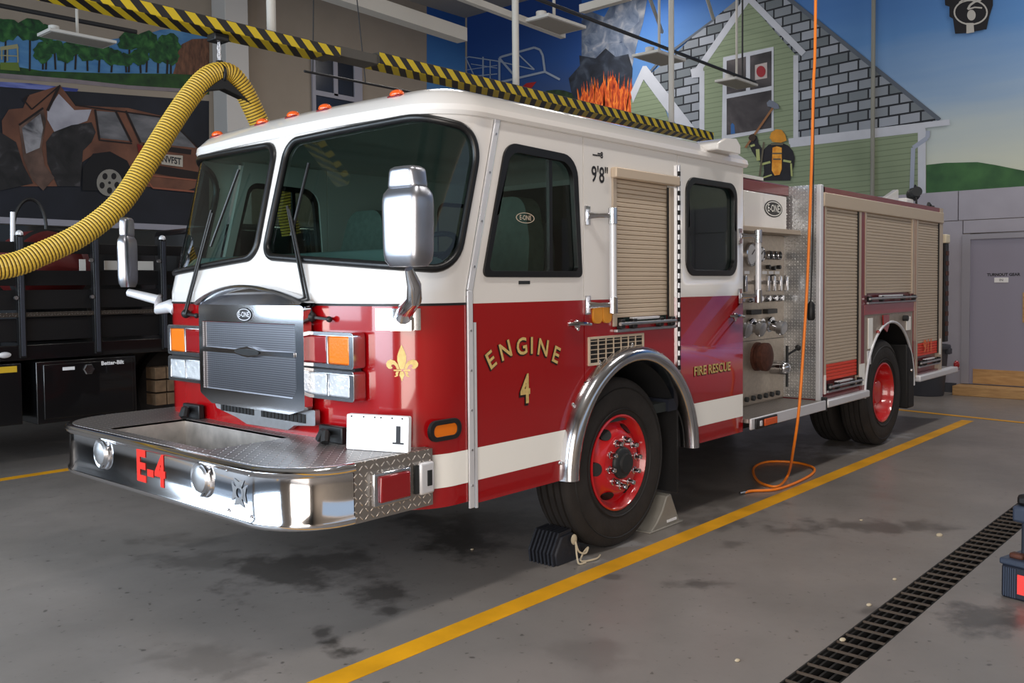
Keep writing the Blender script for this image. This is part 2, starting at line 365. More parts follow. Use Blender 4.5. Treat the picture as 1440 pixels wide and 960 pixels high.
# ------------------------------------------------------------------ room shell
RX0, RX1, RY0, RY1, RZ = -7.0, 9.6, -8.0, 10.7, 7.4
def floor_material():
    m = mat('painted_concrete', (118, 118, 120), .34); nt = m.node_tree; b = nt.nodes['Principled BSDF']
    tc = N(nt, 'ShaderNodeTexCoord'); sp = N(nt, 'ShaderNodeSeparateXYZ'); nt.links.new(tc.outputs['Object'], sp.inputs[0])
    n1 = N(nt, 'ShaderNodeTexNoise'); n1.inputs['Scale'].default_value = .9; n1.inputs['Detail'].default_value = 8; nt.links.new(tc.outputs['Object'], n1.inputs['Vector'])
    r = N(nt, 'ShaderNodeValToRGB'); r.color_ramp.elements[0].position = .3; r.color_ramp.elements[0].color = lin((117, 112, 108)); r.color_ramp.elements[1].position = .7; r.color_ramp.elements[1].color = lin((139, 132, 127))
    nt.links.new(n1.outputs[0], r.inputs[0])
    n2 = N(nt, 'ShaderNodeTexNoise'); n2.inputs['Scale'].default_value = 4.5; n2.inputs['Detail'].default_value = 8; n2.inputs['Roughness'].default_value = .65; nt.links.new(tc.outputs['Object'], n2.inputs['Vector'])
    wob = math_(nt, 'MULTIPLY', math_(nt, 'SUBTRACT', n2.outputs[0], .5), 4.2)
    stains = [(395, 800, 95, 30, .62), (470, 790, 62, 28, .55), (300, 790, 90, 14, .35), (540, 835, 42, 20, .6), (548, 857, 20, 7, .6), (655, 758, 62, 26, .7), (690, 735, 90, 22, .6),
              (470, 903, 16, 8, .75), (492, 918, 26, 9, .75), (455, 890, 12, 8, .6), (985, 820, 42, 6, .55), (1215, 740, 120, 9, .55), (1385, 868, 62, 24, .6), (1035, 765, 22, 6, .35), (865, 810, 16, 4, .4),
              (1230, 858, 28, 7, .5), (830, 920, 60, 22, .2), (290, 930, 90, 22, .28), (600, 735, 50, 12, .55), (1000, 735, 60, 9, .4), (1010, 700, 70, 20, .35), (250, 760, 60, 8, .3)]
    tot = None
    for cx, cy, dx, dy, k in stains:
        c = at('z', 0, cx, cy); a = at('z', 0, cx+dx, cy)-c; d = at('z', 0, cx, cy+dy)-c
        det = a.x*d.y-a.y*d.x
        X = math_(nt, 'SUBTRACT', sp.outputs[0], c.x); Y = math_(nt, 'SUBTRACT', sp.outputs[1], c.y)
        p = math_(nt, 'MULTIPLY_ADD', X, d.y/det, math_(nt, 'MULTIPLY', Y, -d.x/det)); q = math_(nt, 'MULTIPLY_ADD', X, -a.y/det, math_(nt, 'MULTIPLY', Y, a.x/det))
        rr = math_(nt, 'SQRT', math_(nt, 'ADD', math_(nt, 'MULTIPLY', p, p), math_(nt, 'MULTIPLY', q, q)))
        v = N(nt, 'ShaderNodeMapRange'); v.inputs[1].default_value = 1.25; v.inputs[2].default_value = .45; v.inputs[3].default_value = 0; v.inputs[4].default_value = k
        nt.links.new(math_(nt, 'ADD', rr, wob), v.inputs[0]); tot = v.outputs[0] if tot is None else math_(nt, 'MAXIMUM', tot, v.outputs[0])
    lt = None
    for cx, cy, dx, dy, k in [(1172, 634, 46, 7, .5), (1245, 612, 38, 6, .4), (1080, 628, 60, 8, .25), (855, 765, 90, 5, .3), (805, 785, 40, 6, .3), (1000, 560, 1, 1, 0)]:
        c = at('z', 0, cx, cy); a = at('z', 0, cx+dx, cy)-c; d = at('z', 0, cx, cy+dy)-c; det = a.x*d.y-a.y*d.x
        X = math_(nt, 'SUBTRACT', sp.outputs[0], c.x); Y = math_(nt, 'SUBTRACT', sp.outputs[1], c.y)
        p = math_(nt, 'MULTIPLY_ADD', X, d.y/det, math_(nt, 'MULTIPLY', Y, -d.x/det)); q = math_(nt, 'MULTIPLY_ADD', X, -a.y/det, math_(nt, 'MULTIPLY', Y, a.x/det))
        rr = math_(nt, 'SQRT', math_(nt, 'ADD', math_(nt, 'MULTIPLY', p, p), math_(nt, 'MULTIPLY', q, q)))
        v = N(nt, 'ShaderNodeMapRange'); v.inputs[1].default_value = 1.2; v.inputs[2].default_value = .5; v.inputs[3].default_value = 0; v.inputs[4].default_value = k
        nt.links.new(math_(nt, 'ADD', rr, wob), v.inputs[0]); lt = v.outputs[0] if lt is None else math_(nt, 'MAXIMUM', lt, v.outputs[0])
    m0 = N(nt, 'ShaderNodeMix', data_type='RGBA'); nt.links.new(lt, m0.inputs[0]); nt.links.new(r.outputs[0], m0.inputs[6]); m0.inputs[7].default_value = lin((186, 188, 192))
    # small specks everywhere
    n3 = N(nt, 'ShaderNodeTexNoise'); n3.inputs['Scale'].default_value = 22; n3.inputs['Detail'].default_value = 2; nt.links.new(tc.outputs['Object'], n3.inputs['Vector'])
    sk = N(nt, 'ShaderNodeMapRange'); sk.inputs[1].default_value = .665; sk.inputs[2].default_value = .73; sk.inputs[3].default_value = 0; sk.inputs[4].default_value = .55; nt.links.new(n3.outputs[0], sk.inputs[0])
    tot = math_(nt, 'MAXIMUM', tot, sk.outputs[0])
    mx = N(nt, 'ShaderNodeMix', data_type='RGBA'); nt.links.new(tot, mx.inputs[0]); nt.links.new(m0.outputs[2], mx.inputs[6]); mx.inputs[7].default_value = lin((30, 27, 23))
    nt.links.new(mx.outputs[2], b.inputs['Base Color'])
    rg = math_(nt, 'MULTIPLY_ADD', n2.outputs[0], .35, .17); nt.links.new(rg, b.inputs['Roughness']); return m
M['floor'] = floor_material()
DY0, DY1 = -1.758, -1.568
mb = MB(); mb.box(RX0-.2, RX1+.2, DY1, RY1+.2, -.25, 0); mb.box(RX0-.2, RX1+.2, RY0-.2, DY0, -.25, 0)
floor = mb.build('floor', M['floor'], smooth=0, kind='structure', recalc=False)
def paint(name, pts, mt, z=.0015, label=None):
    mb = MB(); mb.plate([pts], lambda u, v, w: (u, v, z+w), .001); return mb.build(name, mt, floor, smooth=0, label=label)
paint('painted_line', [(-6.9, -.225), (6.78, -.235), (6.78, -.105), (-6.9, -.095)], M['yellow'], label='long yellow line painted beside the fire engine')
paint('painted_line', [(-6.9, 5.16), (6.9, 5.16), (6.9, 5.28), (-6.9, 5.28)], M['yellow'], label='yellow line painted between the two bays')
c0, c1 = at('z', 0, 1262, 576), at('z', 0, 1440, 594.5); dd = (c1-c0).normalized(); c0 = c0-dd*.6; c1 = c1+dd*1.5
paint('painted_line', [(c0.x-.045, c0.y), (c1.x-.045, c1.y), (c1.x+.05, c1.y), (c0.x+.05, c0.y)], M['yellow'], .003, label='narrow yellow line painted across the rear of the bay')

mb = MB(); mb.box(RX1, RX1+.25, RY0, RY1+.25, 0, RZ); wall_rear = mb.build('wall_rear', M['wall_t'], smooth=0, kind='structure')
mb = MB(); mb.box(RX0, RX1, RY1, RY1+.25, 0, RZ); wall_left = mb.build('wall_left', M['wall_t'], smooth=0, kind='structure')
mb = MB(); mb.box(RX0-.25, RX1+.25, RY0-.25, RY0, 0, 2.5); mb.box(RX0-.25, RX1+.25, RY0-.25, RY0, 4.7, RZ); mb.box(RX0-.25, -4.6, RY0-.25, RY0, 2.5, 4.7); mb.box(7.6, RX1+.25, RY0-.25, RY0, 2.5, 4.7)
mb.build('wall_right', M['wall_t'], smooth=0, kind='structure')
mb = MB(); mb.box(RX0-.25, RX1+.25, RY0-.25, RY1+.25, RZ, RZ+.2); mb.build('ceiling', M['ceil'], smooth=0, kind='structure')
mb = MB()                                                            # front wall with its open bay doors
for y0, y1 in ((RY0, -6.2), (-2.2, -.6), (4.0, 4.5), (9.0, RY1+.25)): mb.box(RX0-.25, RX0, y0, y1, 0, RZ)
mb.box(RX0-.25, RX0, RY0, RY1+.25, 4.3, RZ); mb.build('wall_front', M['wall_t'], smooth=0, kind='structure')
MB().box(-40, RX0-.2, -30, 40, -.25, -.002).build('ground', mat('concrete_apron', (118, 118, 118), .8, var=.08), smooth=0, kind='structure')
# grey painted block panels on the lower walls (joints recessed)
def rear_panel(y0, y1, z0, z1):
    MB().box(RX1-.05, RX1, y0+.006, y1-.006, z0+.005, z1-.005).build('wall_panel', M['wall_g'], wall_rear, smooth=0)
ZT = 2.935; ZJ = 2.50
for y0, y1 in ((-8, -5), (-5, -2.2), (-2.2, -.75), (-.75, .72), (.72, 3.2), (3.2, 5.7), (5.7, 8.2), (8.2, 10.7)): rear_panel(y0, y1, ZJ, ZT)
for y0, y1 in ((-8, -5), (-5, -2.2), (-2.2, -.71), (.655, 3.2), (3.2, 5.7), (5.7, 8.2), (8.2, 10.7)): rear_panel(y0, y1, 0, ZJ)
rear_panel(-.71, .655, 2.31, ZJ)
for x0 in (-7, -4.3, -1.6, 1.1): MB().box(x0+.006, x0+2.7-.006, RY1-.05, RY1, .005, 2.54).build('wall_panel', M['btruck'], wall_left, smooth=0)
MB().box(RX0, 3.9, RY1-.12, RY1, 2.55, 2.64).build('trim_1', M['frame_g'], smooth=0, kind='structure')
MB().box(RX1-.08, RX1-.05, .72, 10.6, 0, .14).build('baseboard_rear', M['bin'], smooth=0, kind='structure')

# right-hand rear door
door = MB().box(RX1-.045, RX1-.005, -.60, .55, .14, 2.22).build('door_1', M['door_g'], smooth=0, kind='structure')
fr = MB(); fr.box(RX1-.075, RX1, .55, .66, .14, 2.30); fr.box(RX1-.075, RX1, -.71, -.60, .14, 2.30); fr.box(RX1-.075, RX1, -.60, .55, 2.22, 2.30); fr.build('door_frame', M['frame_g'], door, smooth=0, bevel=.004)
MB().box(RX1-.055, RX1-.045, -.58, .50, .15, .36).build('kick_plate', M['wood'], door, smooth=0)
MB().box(RX1-.06, RX1-.045, -.19, -.13, 1.04, 1.46).build('push_plate', M['wood'], door, smooth=0)
MB().box(RX1-.05, RX1-.045, .055, .235, 1.60, 1.67).build('paper_note', M['paper'], door, smooth=0)
mb = MB(); put_text(mb, 'TURNOUT GEAR', .055, lambda u, v, w_: (RX1-.047, .12-u, 1.71+v), bold=.002); mb.build('lettering', M['ink'], door, smooth=0)
mb = MB(); put_text(mb, 'IN', .05, lambda u, v, w_: (RX1-.0515, .145-u, 1.635+v)); mb.build('lettering', M['ink'], door, smooth=0)
st = MB(); st.box(RX1-.40, RX1-.08, -2.4, .68, .0, .135); st = st.build('door_step', M['wood'], bevel=.006); tag(st, 'low bare wood step along the wall under the grey door', 'step')

# ------------------------------------------------------------------ the murals (flat paint on the walls, at most a few mm of paint layers)
def layer(mb, plane, c, k, polys, mi=0):
    s = -1
    for n_, poly in enumerate(polys):
        pts = [at(plane, c, *p) for p in poly]; d_ = .003*k+.00018*(n_ % 16)
        if plane == 'x': mb.plate([[(p.y, p.z) for p in pts]], lambda u, v, w: (c - d_, u, v), 0, mi)
        else: mb.plate([[(p.x, p.z) for p in pts]], lambda u, v, w: (u, c - d_, v), 0, mi)
def mural_part(root, name, plane, k, polys, mt, label=None):
    mb = MB(); layer(mb, plane, (RX1-.002 if plane == 'x' else RY1-.002), k, polys); return mb.build(name, mt, root, smooth=0, recalc=False, label=label)
def seg(a, b, t):
    (x0, y0), (x1, y1) = a, b; L = math.hypot(x1-x0, y1-y0); nx, ny = -(y1-y0)/L*t/2, (x1-x0)/L*t/2
    return [(x0+nx, y0+ny), (x1+nx, y1+ny), (x1-nx, y1-ny), (x0-nx, y0-ny)]
def pline(pts, t): return [seg(pts[i], pts[i+1], t) for i in range(len(pts)-1)]
def blob(cx, cy, rx, ry, n=16, jag=.22):
    return [(cx+rx*math.cos(2*PI*i/n)*(1+random.uniform(-jag, jag)), cy+ry*math.sin(2*PI*i/n)*(1+random.uniform(-jag, jag))) for i in range(n)]
def ell(cx, cy, rx, ry, n=24): return [(cx+rx*math.cos(2*PI*i/n), cy+ry*math.sin(2*PI*i/n)) for i in range(n)]
mr = thing('mural', (RX1-.001, 2.5, 0), 'painted mural of a green house, blue sky, smoke and flames across the rear wall', 'mural')
m_sky = zgrad('mural_sky', [(0, (196, 200, 184)), (.15, (176, 186, 186)), (.32, (134, 160, 190)), (.55, (84, 130, 184)), (1, (34, 92, 168))], 2, 3.2, 7.0, .20, (1, .25, 1.8))
mb = MB(); mb.plate([[(-7.9, ZT), (10.62, ZT), (10.62, RZ), (-7.9, RZ)]], lambda u, v, w: (RX1-.003, u, v)); mb.build('painted_sky', m_sky, mr, smooth=0, recalc=False)
navy = zgrad('mural_navy_sky', [(0, (62, 66, 90)), (.3, (44, 66, 108)), (.55, (24, 64, 124)), (1, (14, 56, 122))], 2, 4.7, 7.2, .3, (1, .5, 1))
mural_part(mr, 'painted_night_sky', 'x', 1, [[(657, -60), (818, -60), (818, 260), (657, 260)]], navy, 'dark blue painted sky behind the ladder platform')
smoke = noisy('mural_smoke', [(.3, (52, 66, 92)), (.5, (96, 106, 124)), (.72, (150, 152, 158))], 3.2, 9, .6)
mural_part(mr, 'painted_smoke', 'x', 2, [[(818, 30), (826, 14), (850, 24), (868, -10), (890, -40), (915, -30), (905, 30), (896, 62), (890, 90), (884, 130), (860, 150), (818, 130)]], smoke, 'grey painted smoke plume')
mural_part(mr, 'painted_smoke', 'x', 2.5, [blob(838, 60, 16, 16, 16), blob(862, 44, 20, 18, 16), blob(880, 20, 18, 22, 16), blob(872, 74, 16, 14, 16)], noisy('mural_smoke_wisps', [(.3, (70, 84, 108)), (.55, (112, 122, 140)), (.75, (160, 160, 166))], 4, 9, 1), 'pale painted smoke billows')
dsmoke = noisy('mural_dark_smoke', [(.3, (14, 18, 28)), (.55, (34, 42, 56)), (.75, (66, 74, 88))], 3.5, 9, .8)
mural_part(mr, 'painted_smoke', 'x', 3, [[(812, 190), (806, 140), (800, 110), (816, 92), (815, 78), (838, 82), (852, 68), (866, 80), (884, 76), (890, 96), (888, 130), (894, 190)], [(770, 200), (776, 150), (800, 130), (815, 150), (815, 200)]], dsmoke, 'black painted smoke above the flames')
fl = [(812, 200), (816, 140), (822, 126), (829, 136), (836, 118), (842, 128), (850, 112), (854, 124), (862, 104), (868, 116), (872, 126), (878, 118), (882, 134), (890, 124), (893, 150), (900, 178), (905, 210)]
flame = noisy('mural_flames', [(.32, (120, 30, 16)), (.5, (206, 82, 26)), (.66, (240, 140, 52))], 6, 6, 1.5, (1, 3, .8))
spk = [fl]
for i in range(70):
    t = random.uniform(-1, 1); bx = 857+t*38; th = 1-t*t*.75; hy = 176-(38+34*th)*random.uniform(.75, 1.1); ln = t*9+random.uniform(-4, 4)
    spk.append([(bx-2.4, 178), (bx+2.4, 178), (bx+ln*.6+1.6, (178+hy)/2), (bx+ln, hy), (bx+ln*.6-1.6, (178+hy)/2)])
fl_o = mural_part(mr, 'painted_flames', 'x', 4, spk, flame, 'orange painted flames')
mural_part(mr, 'painted_bush', 'x', 4, [blob(782, 140, 26, 16, 18)], noisy('mural_bush', [(.3, (12, 24, 16)), (.7, (40, 62, 34))], 8))
mural_part(mr, 'painted_red_coat', 'x', 4, [[(731, 125), (741, 117), (755, 115), (748, 124), (736, 130)]], mat('mural_red', (150, 24, 26), .8))
lad = pline([(610, 100), (660, 80), (700, 86), (752, 98)], 1.6)+pline([(618, 112), (700, 104)], 1.4)+pline([(655, 80), (670, 112)], 1.6)+pline([(680, 80), (680, 115)], 2.2)+pline([(640, 90), (652, 120)], 1.3)+pline([(625, 97), (632, 122)], 1.3) \
    + pline([(703, 82), (706, 80), (752, 67), (760, 70), (764, 78), (767, 101), (703, 116), (703, 82), (722, 104)], 3)+pline([(728, 75), (752, 98)], 2)+pline([(640, 101), (700, 92)], 1)+pline([(767, 101), (788, 112)], 3)+pline([(690, 84), (690, 112)], 1.4)+pline([(663, 90), (700, 96)], 1.1)
mural_part(mr, 'painted_ladder_platform', 'x', 5, lad, mat('mural_silver', (136, 146, 162), .8), 'silver painted ladder and rescue platform')
siding = stripes('mural_green_siding', (126, 140, 114), (106, 120, 96), 1, .022, 'ZY', .085, .84, .8)
trimm = mat('mural_white_trim', (184, 188, 198), .8, var=.04)
# shingles: flat print in staggered bricks
def shingles():
    m = mat('mural_shingles', (110, 116, 124), .8); nt = m.node_tree; b = nt.nodes['Principled BSDF']
    tc = N(nt, 'ShaderNodeTexCoord'); sp = N(nt, 'ShaderNodeSeparateXYZ'); nt.links.new(tc.outputs['Object'], sp.inputs[0])
    cb = N(nt, 'ShaderNodeCombineXYZ'); nt.links.new(math_(nt, 'MULTIPLY', sp.outputs[1], -1), cb.inputs[0]); nt.links.new(math_(nt, 'MULTIPLY_ADD', sp.outputs[1], .035, sp.outputs[2]), cb.inputs[1])
    bk = N(nt, 'ShaderNodeTexBrick'); bk.inputs['Scale'].default_value = 1; bk.inputs['Brick Width'].default_value = .31; bk.inputs['Row Height'].default_value = .158; bk.inputs['Mortar Size'].default_value = .014; bk.inputs['Mortar Smooth'].default_value = 0
    bk.inputs['Color1'].default_value = lin((100, 108, 114)); bk.inputs['Color2'].default_value = lin((158, 164, 176)); bk.inputs['Mortar'].default_value = lin((26, 30, 38)); bk.inputs['Bias'].default_value = -.15
    nt.links.new(cb.outputs[0], bk.inputs['Vector']); nt.links.new(bk.outputs[0], b.inputs['Base Color']); return m
shg = shingles()
mural_part(mr, 'painted_roof_shingles', 'x', 5, [[(1000, 30), (1060, -20), (1064, 196), (985, 196), (940, 150), (925, 118), (905, 112), (948, 78), (978, 48)], [(1050, -20), (1098, -14), (1316, 168), (1316, 176), (1118, 200), (1100, 100)]], shg)
mural_part(mr, 'painted_roof_edge', 'x', 6, pline([(1094, -14), (1322, 169)], 6)+pline([(1004, 28), (932, 82), (905, 112)], 3), mat('mural_slate_edge', (84, 92, 104), .8))
mural_part(mr, 'painted_siding', 'x', 7, [[(1051, 0), (1120, 78), (1120, 205), (1302, 180), (1302, 285), (1000, 290), (1000, 205), (988, 196), (988, 98)]], siding)
mural_part(mr, 'painted_siding', 'x', 7, [[(905, 112), (935, 150), (952, 200), (890, 215), (888, 140)]], siding)
mural_part(mr, 'painted_house_trim', 'x', 8, [seg((1054, -4), (979, 104), 9), seg((1052, -4), (1131, 76), 9), seg((988, 100), (988, 194), 7), seg((1120, 78), (1120, 198), 7), seg((1112, 203), (1302, 181), 9), seg((1110, 199), (1336, 172), 8),
    seg((1297, 182), (1297, 290), 11), [(888, 130), (905, 93), (910, 93), (978, 180), (976, 196), (962, 188), (906, 112), (891, 145)], [(972, 98), (990, 92), (990, 108), (974, 110)]], trimm)
mural_part(mr, 'painted_downspout', 'x', 9, pline([(1306, 184), (1305, 194), (1285, 208), (1282, 290)], 6), mat('mural_pipe', (150, 158, 176), .8))
mural_part(mr, 'painted_window', 'x', 9, [[(1018, 81), (1089, 66), (1089, 184), (1016, 197)]], trimm)
mural_part(mr, 'painted_window_pane', 'x', 10, [[(1023, 86), (1050, 80), (1050, 128), (1023, 133)], [(1056, 79), (1086, 72), (1086, 121), (1056, 127)], [(1023, 139), (1086, 127), (1086, 180), (1023, 190)]],
    noisy('mural_dark_window', [(.35, (30, 28, 34)), (.6, (66, 62, 66)), (.8, (104, 98, 98))], 2, 4, .5))
mural_part(mr, 'painted_sticker', 'x', 11, [[(1063, 92), (1080, 88), (1080, 110), (1063, 113)]], mat('mural_sticker', (170, 160, 160), .8))
mural_part(mr, 'painted_sticker_badge', 'x', 12, [ell(1071.5, 101, 6.5, 8)], mat('mural_badge', (140, 30, 42), .8)); mural_part(mr, 'painted_bottle', 'x', 11, [[(1029, 182), (1029, 176), (1031, 173), (1034, 176), (1035, 188), (1029, 189)]], mat('mural_blue', (44, 92, 150), .8))
hill = noisy('mural_hill', [(.3, (36, 74, 44)), (.7, (62, 106, 60))], 3)
mural_part(mr, 'painted_hill', 'x', 6, [[(1303, 232), (1330, 229), (1375, 228), (1400, 232), (1440, 240), (1600, 250), (1600, 262), (1440, 265.5), (1303, 274)]], hill)
# painted firefighter with axe
fk = mat('mural_black_coat', (26, 26, 34), .8, var=.3, vscale=12)
mural_part(mr, 'painted_firefighter_coat', 'x', 13, [[(1076, 210), (1082, 204), (1088, 202), (1103, 202), (1110, 205), (1116, 212), (1119, 222), (1118, 234), (1114, 244), (1113, 254), (1073, 254), (1076, 242), (1075, 228)], [(1054, 202), (1056, 194), (1061, 189), (1066, 192), (1068, 202), (1073, 209), (1080, 212), (1079, 226), (1073, 230), (1066, 224), (1059, 213)]], fk)
mural_part(mr, 'painted_firefighter_trim', 'x', 14, [seg((1070, 232), (1085, 228), 3), seg((1103, 226), (1114, 228), 3), seg((1067, 210), (1068, 226), 5), seg((1075, 250), (1087, 246), 2), seg((1114, 230), (1115, 248), 2.5), seg((1057, 206), (1063, 204), 3)], mat('mural_lime_trim', (160, 168, 110), .8))
mural_part(mr, 'painted_helmet', 'x', 15, [[(1084, 194), (1086, 187), (1093, 182), (1101, 183), (1106, 190), (1108, 198), (1100, 201), (1088, 200)]], mat('mural_helmet', (196, 134, 40), .8, var=.15, vscale=10))
mural_part(mr, 'painted_air_tank', 'x', 15, [[(1088, 208), (1094, 206), (1101, 208), (1101, 238), (1098, 246), (1091, 247), (1087, 240)]], noisy('mural_tank', [(.4, (206, 130, 30)), (.6, (232, 166, 60))], 8))
mural_part(mr, 'painted_firefighter_straps', 'x', 16, [seg((1086, 203), (1103, 203), 3), seg((1070, 248), (1076, 200), 2.5), seg((1088, 216), (1101, 216), 2), seg((1089, 224), (1100, 224), 2)], mat('mural_strap', (90, 84, 70), .8))
mural_part(mr, 'painted_glove', 'x', 16, [blob(1060, 194, 5, 5, 10)], mat('mural_glove', (52, 38, 30), .8)); mural_part(mr, 'painted_axe_handle', 'x', 15, [seg((1050, 208), (1090, 150), 3)], mat('mural_handle', (134, 92, 60), .8))
mural_part(mr, 'painted_axe_head', 'x', 16, [[(1080, 145), (1084, 141), (1090, 143), (1096, 147), (1098, 153), (1092, 154), (1086, 151), (1081, 150)]], mat('mural_axe', (104, 112, 128), .8))
# station emblem high on the sky
eb = mat('mural_emblem_black', (20, 18, 24), .8)
mural_part(mr, 'painted_emblem', 'x', 10, [[(1327, -30), (1330, 8), (1336, 10), (1336, 24), (1341, 27), (1344, 48), (1360, 47), (1385, 42), (1388, 42), (1392, 24), (1397, 8), (1397, -30)]], eb, 'black station emblem with the number 6')
six = mat('mural_emblem_cream', (176, 172, 166), .8)
mural_part(mr, 'painted_emblem_number', 'x', 11, [seg(ell(1366, 18, 23, 17, 24)[i], ell(1366, 18, 23, 17, 24)[(i+1) % 24], 2.2) for i in range(24)]+[ell(1367, 22, 6, 7.5)]+pline([(1362, 14), (1365, 8), (1372, 3), (1380, 1), (1382, -20)], 3)+pline([(1362, 14), (1372, 11), (1382, 12)], 2)+[[(1360, 33), (1370, 33), (1371, 46), (1360, 48)]]+pline([(1350, 5), (1358, -1), (1362, -20)], 3), six)

# left mural: wrecked car by a lake
ml = thing('mural', (1.0, RY1-.001, 0), 'painted mural of a wrecked orange estate car by a lake on the left wall', 'mural')
def lp(name, k, polys, mt, label=None): return mural_part(ml, name, 'y', k, polys, mt, label)
lake = noisy('mural_lake', [(.3, (52, 104, 158)), (.7, (92, 142, 182))], 2, 5, 0, (1, 1, 3))
asph = noisy('mural_asphalt', [(.3, (16, 18, 26)), (.7, (30, 33, 44))], 1.5)
lp('painted_asphalt', 0, [[(-260, 128), (0, 120), (294, 142), (294, 329), (0, 309), (-260, 300)]], asph)
lp('painted_lake', 0.5, [[(-260, 20), (0, 28), (150, 56), (200, 50), (225, 42), (294, 36), (294, 112), (0, 103), (-260, 103)]], lake)
dgr = noisy('mural_trees', [(.3, (14, 40, 26)), (.5, (28, 76, 38)), (.75, (62, 116, 56))], 9, 6, .5)
bank = noisy('mural_bank', [(.3, (18, 44, 24)), (.7, (44, 84, 34))], 5)
lp('painted_grass_bank', 1, [[(-260, 85), (0, 90), (30, 95), (60, 100), (150, 103), (294, 104), (294, 133), (150, 122), (0, 106), (-260, 105)]], bank)
lp('painted_rock', 2, [[(243, 104), (247, 92), (244, 76), (256, 62), (270, 55), (294, 54), (294, 106)]], noisy('mural_rock', [(.3, (70, 46, 36)), (.7, (124, 84, 62))], 6, 5, 0, (3, 1, 1)))
tr = []; tk = []
for cx, cy, rx, ry, b in [(8, 42, 24, 16, 98), (42, 42, 22, 15, 100), (66, 47, 16, 13, 98), (60, 74, 13, 14, 98), (76, 66, 12, 10, 98), (92, 76, 14, 12, 100), (107, 66, 17, 12, 98), (122, 78, 12, 9, 100), (140, 72, 16, 14, 102), (158, 80, 14, 12, 102), (176, 84, 15, 9, 102), (182, 58, 16, 14, 102), (207, 60, 16, 16, 102), (196, 80, 14, 12, 103), (222, 76, 14, 12, 103), (236, 66, 17, 20, 104), (240, 82, 12, 10, 104)]:
    tr.append(blob(cx, cy, rx, ry, 18, .18)); tk.append(seg((cx, cy), (cx+random.uniform(-2, 2), b), 2.6))
lp('painted_tree_trunks', 2.5, tk, mat('mural_trunk', (34, 28, 24), .8)); lp('painted_tree_crowns', 3, tr, dgr)
lp('painted_grass', 3.5, [[(0, 88), (25, 88), (28, 100), (0, 98)]], mat('mural_grass', (96, 116, 48), .8)); lp('painted_pavilion', 3.6, [[(0, 66), (24, 62), (26, 68), (0, 71)], seg((2, 70), (2, 84), 2), seg((10, 69), (10, 86), 2), seg((24, 66), (25, 88), 2), seg((0, 78), (24, 79), 1.5)], mat('mural_pavilion', (150, 146, 110), .8))
lp('painted_road', 2.3, [[(-260, 100), (0, 103), (100, 111), (180, 120), (262, 125), (262, 130), (180, 125), (100, 117), (0, 110), (-260, 108)]], mat('mural_road', (128, 118, 122), .8, var=.1))
lp('painted_water_reflection', 2, [[(-260, 112), (0, 115), (40, 117), (110, 125), (108, 129), (40, 125), (0, 122), (-260, 120)]], noisy('mural_reflection', [(.4, (50, 62, 130)), (.6, (110, 120, 180))], 4, 4, 0, (.5, 1, 4)))
body = noisy('mural_rust_orange', [(.3, (84, 52, 40)), (.7, (124, 80, 60))], 2.5)
lp('painted_car_body', 4, [[(40, 134), (84, 120), (105, 148), (180, 152), (235, 165), (278, 208), (280, 262), (262, 268), (200, 262), (185, 236), (160, 222), (130, 218), (115, 228), (112, 262), (20, 262), (4, 200), (2, 170), (12, 154), (32, 152)]], body)
lp('painted_car_glass', 5, [[(134, 156), (162, 158), (181, 198), (139, 194)], [(178, 158), (225, 166), (256, 186), (275, 208), (198, 200)]], noisy('mural_car_glass', [(.3, (66, 68, 72)), (.7, (124, 122, 126))], 2, 4, 0, (1, 1, 3)))
lp('painted_torn_metal', 5, [[(66, 156), (82, 132), (104, 155), (128, 154), (122, 170), (100, 178), (84, 186), (76, 186), (66, 168)]], noisy('mural_torn', [(.3, (128, 126, 136)), (.7, (176, 174, 184))], 2))
wk = noisy('mural_wreck_dark', [(.3, (14, 14, 16)), (.6, (38, 36, 38)), (.8, (84, 80, 84))], 4, 7, .8)
lp('painted_wreckage', 5.5, [[(74, 186), (100, 176), (128, 172), (134, 186), (128, 200), (116, 212), (112, 262), (80, 262), (66, 230), (64, 200)], [(0, 186), (22, 200), (32, 232), (46, 258), (0, 268), (-60, 268), (-60, 190)]], wk)
lp('painted_bent_door', 6, [[(26, 176), (60, 152), (64, 170), (58, 208), (62, 232), (76, 250), (60, 268), (44, 252), (32, 222)]], noisy('mural_bent_door', [(.3, (46, 36, 32)), (.7, (118, 90, 78))], 3)); lp('painted_bent_door_window', 6.5, [[(30, 180), (56, 160), (60, 180), (55, 208), (36, 216)]], noisy('mural_bent_glass', [(.35, (60, 60, 66)), (.6, (150, 148, 152))], 3.5, 5, 1))
lp('painted_car_arch', 6, [[(115, 268), (116, 236), (130, 216), (154, 213), (178, 226), (190, 250), (192, 268)]], mat('mural_arch', (14, 14, 18), .8))
lp('painted_car_wheel', 7, [ell(153, 257, 18, 19)], mat('mural_rim', (134, 130, 122), .8)); lp('painted_wheel_gaps', 7.5, [ell(153+11*math.cos(a), 257+11*math.sin(a), 3.6, 4.6) for a in (.3, 1.55, 2.8, 4.1, 5.3)]+[ell(153, 257, 2, 2)], mat('mural_gap', (26, 24, 24), .8))
lp('painted_car_trim', 6, pline([(40, 134), (32, 140), (44, 154), (84, 120)], 2)+pline([(105, 148), (235, 166), (278, 208)], 2)+[seg((133, 154), (139, 196), 3), seg((162, 157), (184, 200), 3), seg((176, 156), (197, 201), 3), seg((200, 205), (268, 214), 7), seg((218, 238), (278, 248), 12), seg((138, 197), (185, 202), 2)]+pline([(26, 176), (60, 152)], 3)+pline([(82, 122), (66, 156)], 4), mat('mural_dark_line', (30, 20, 20), .8))
lp('painted_car_bumper', 7, pline([(212, 247), (280, 254)], 2)+pline([(214, 264), (278, 270)], 2.5)+pline([(212, 247), (208, 256), (214, 264)], 2), mat('mural_bumper', (140, 82, 62), .8))
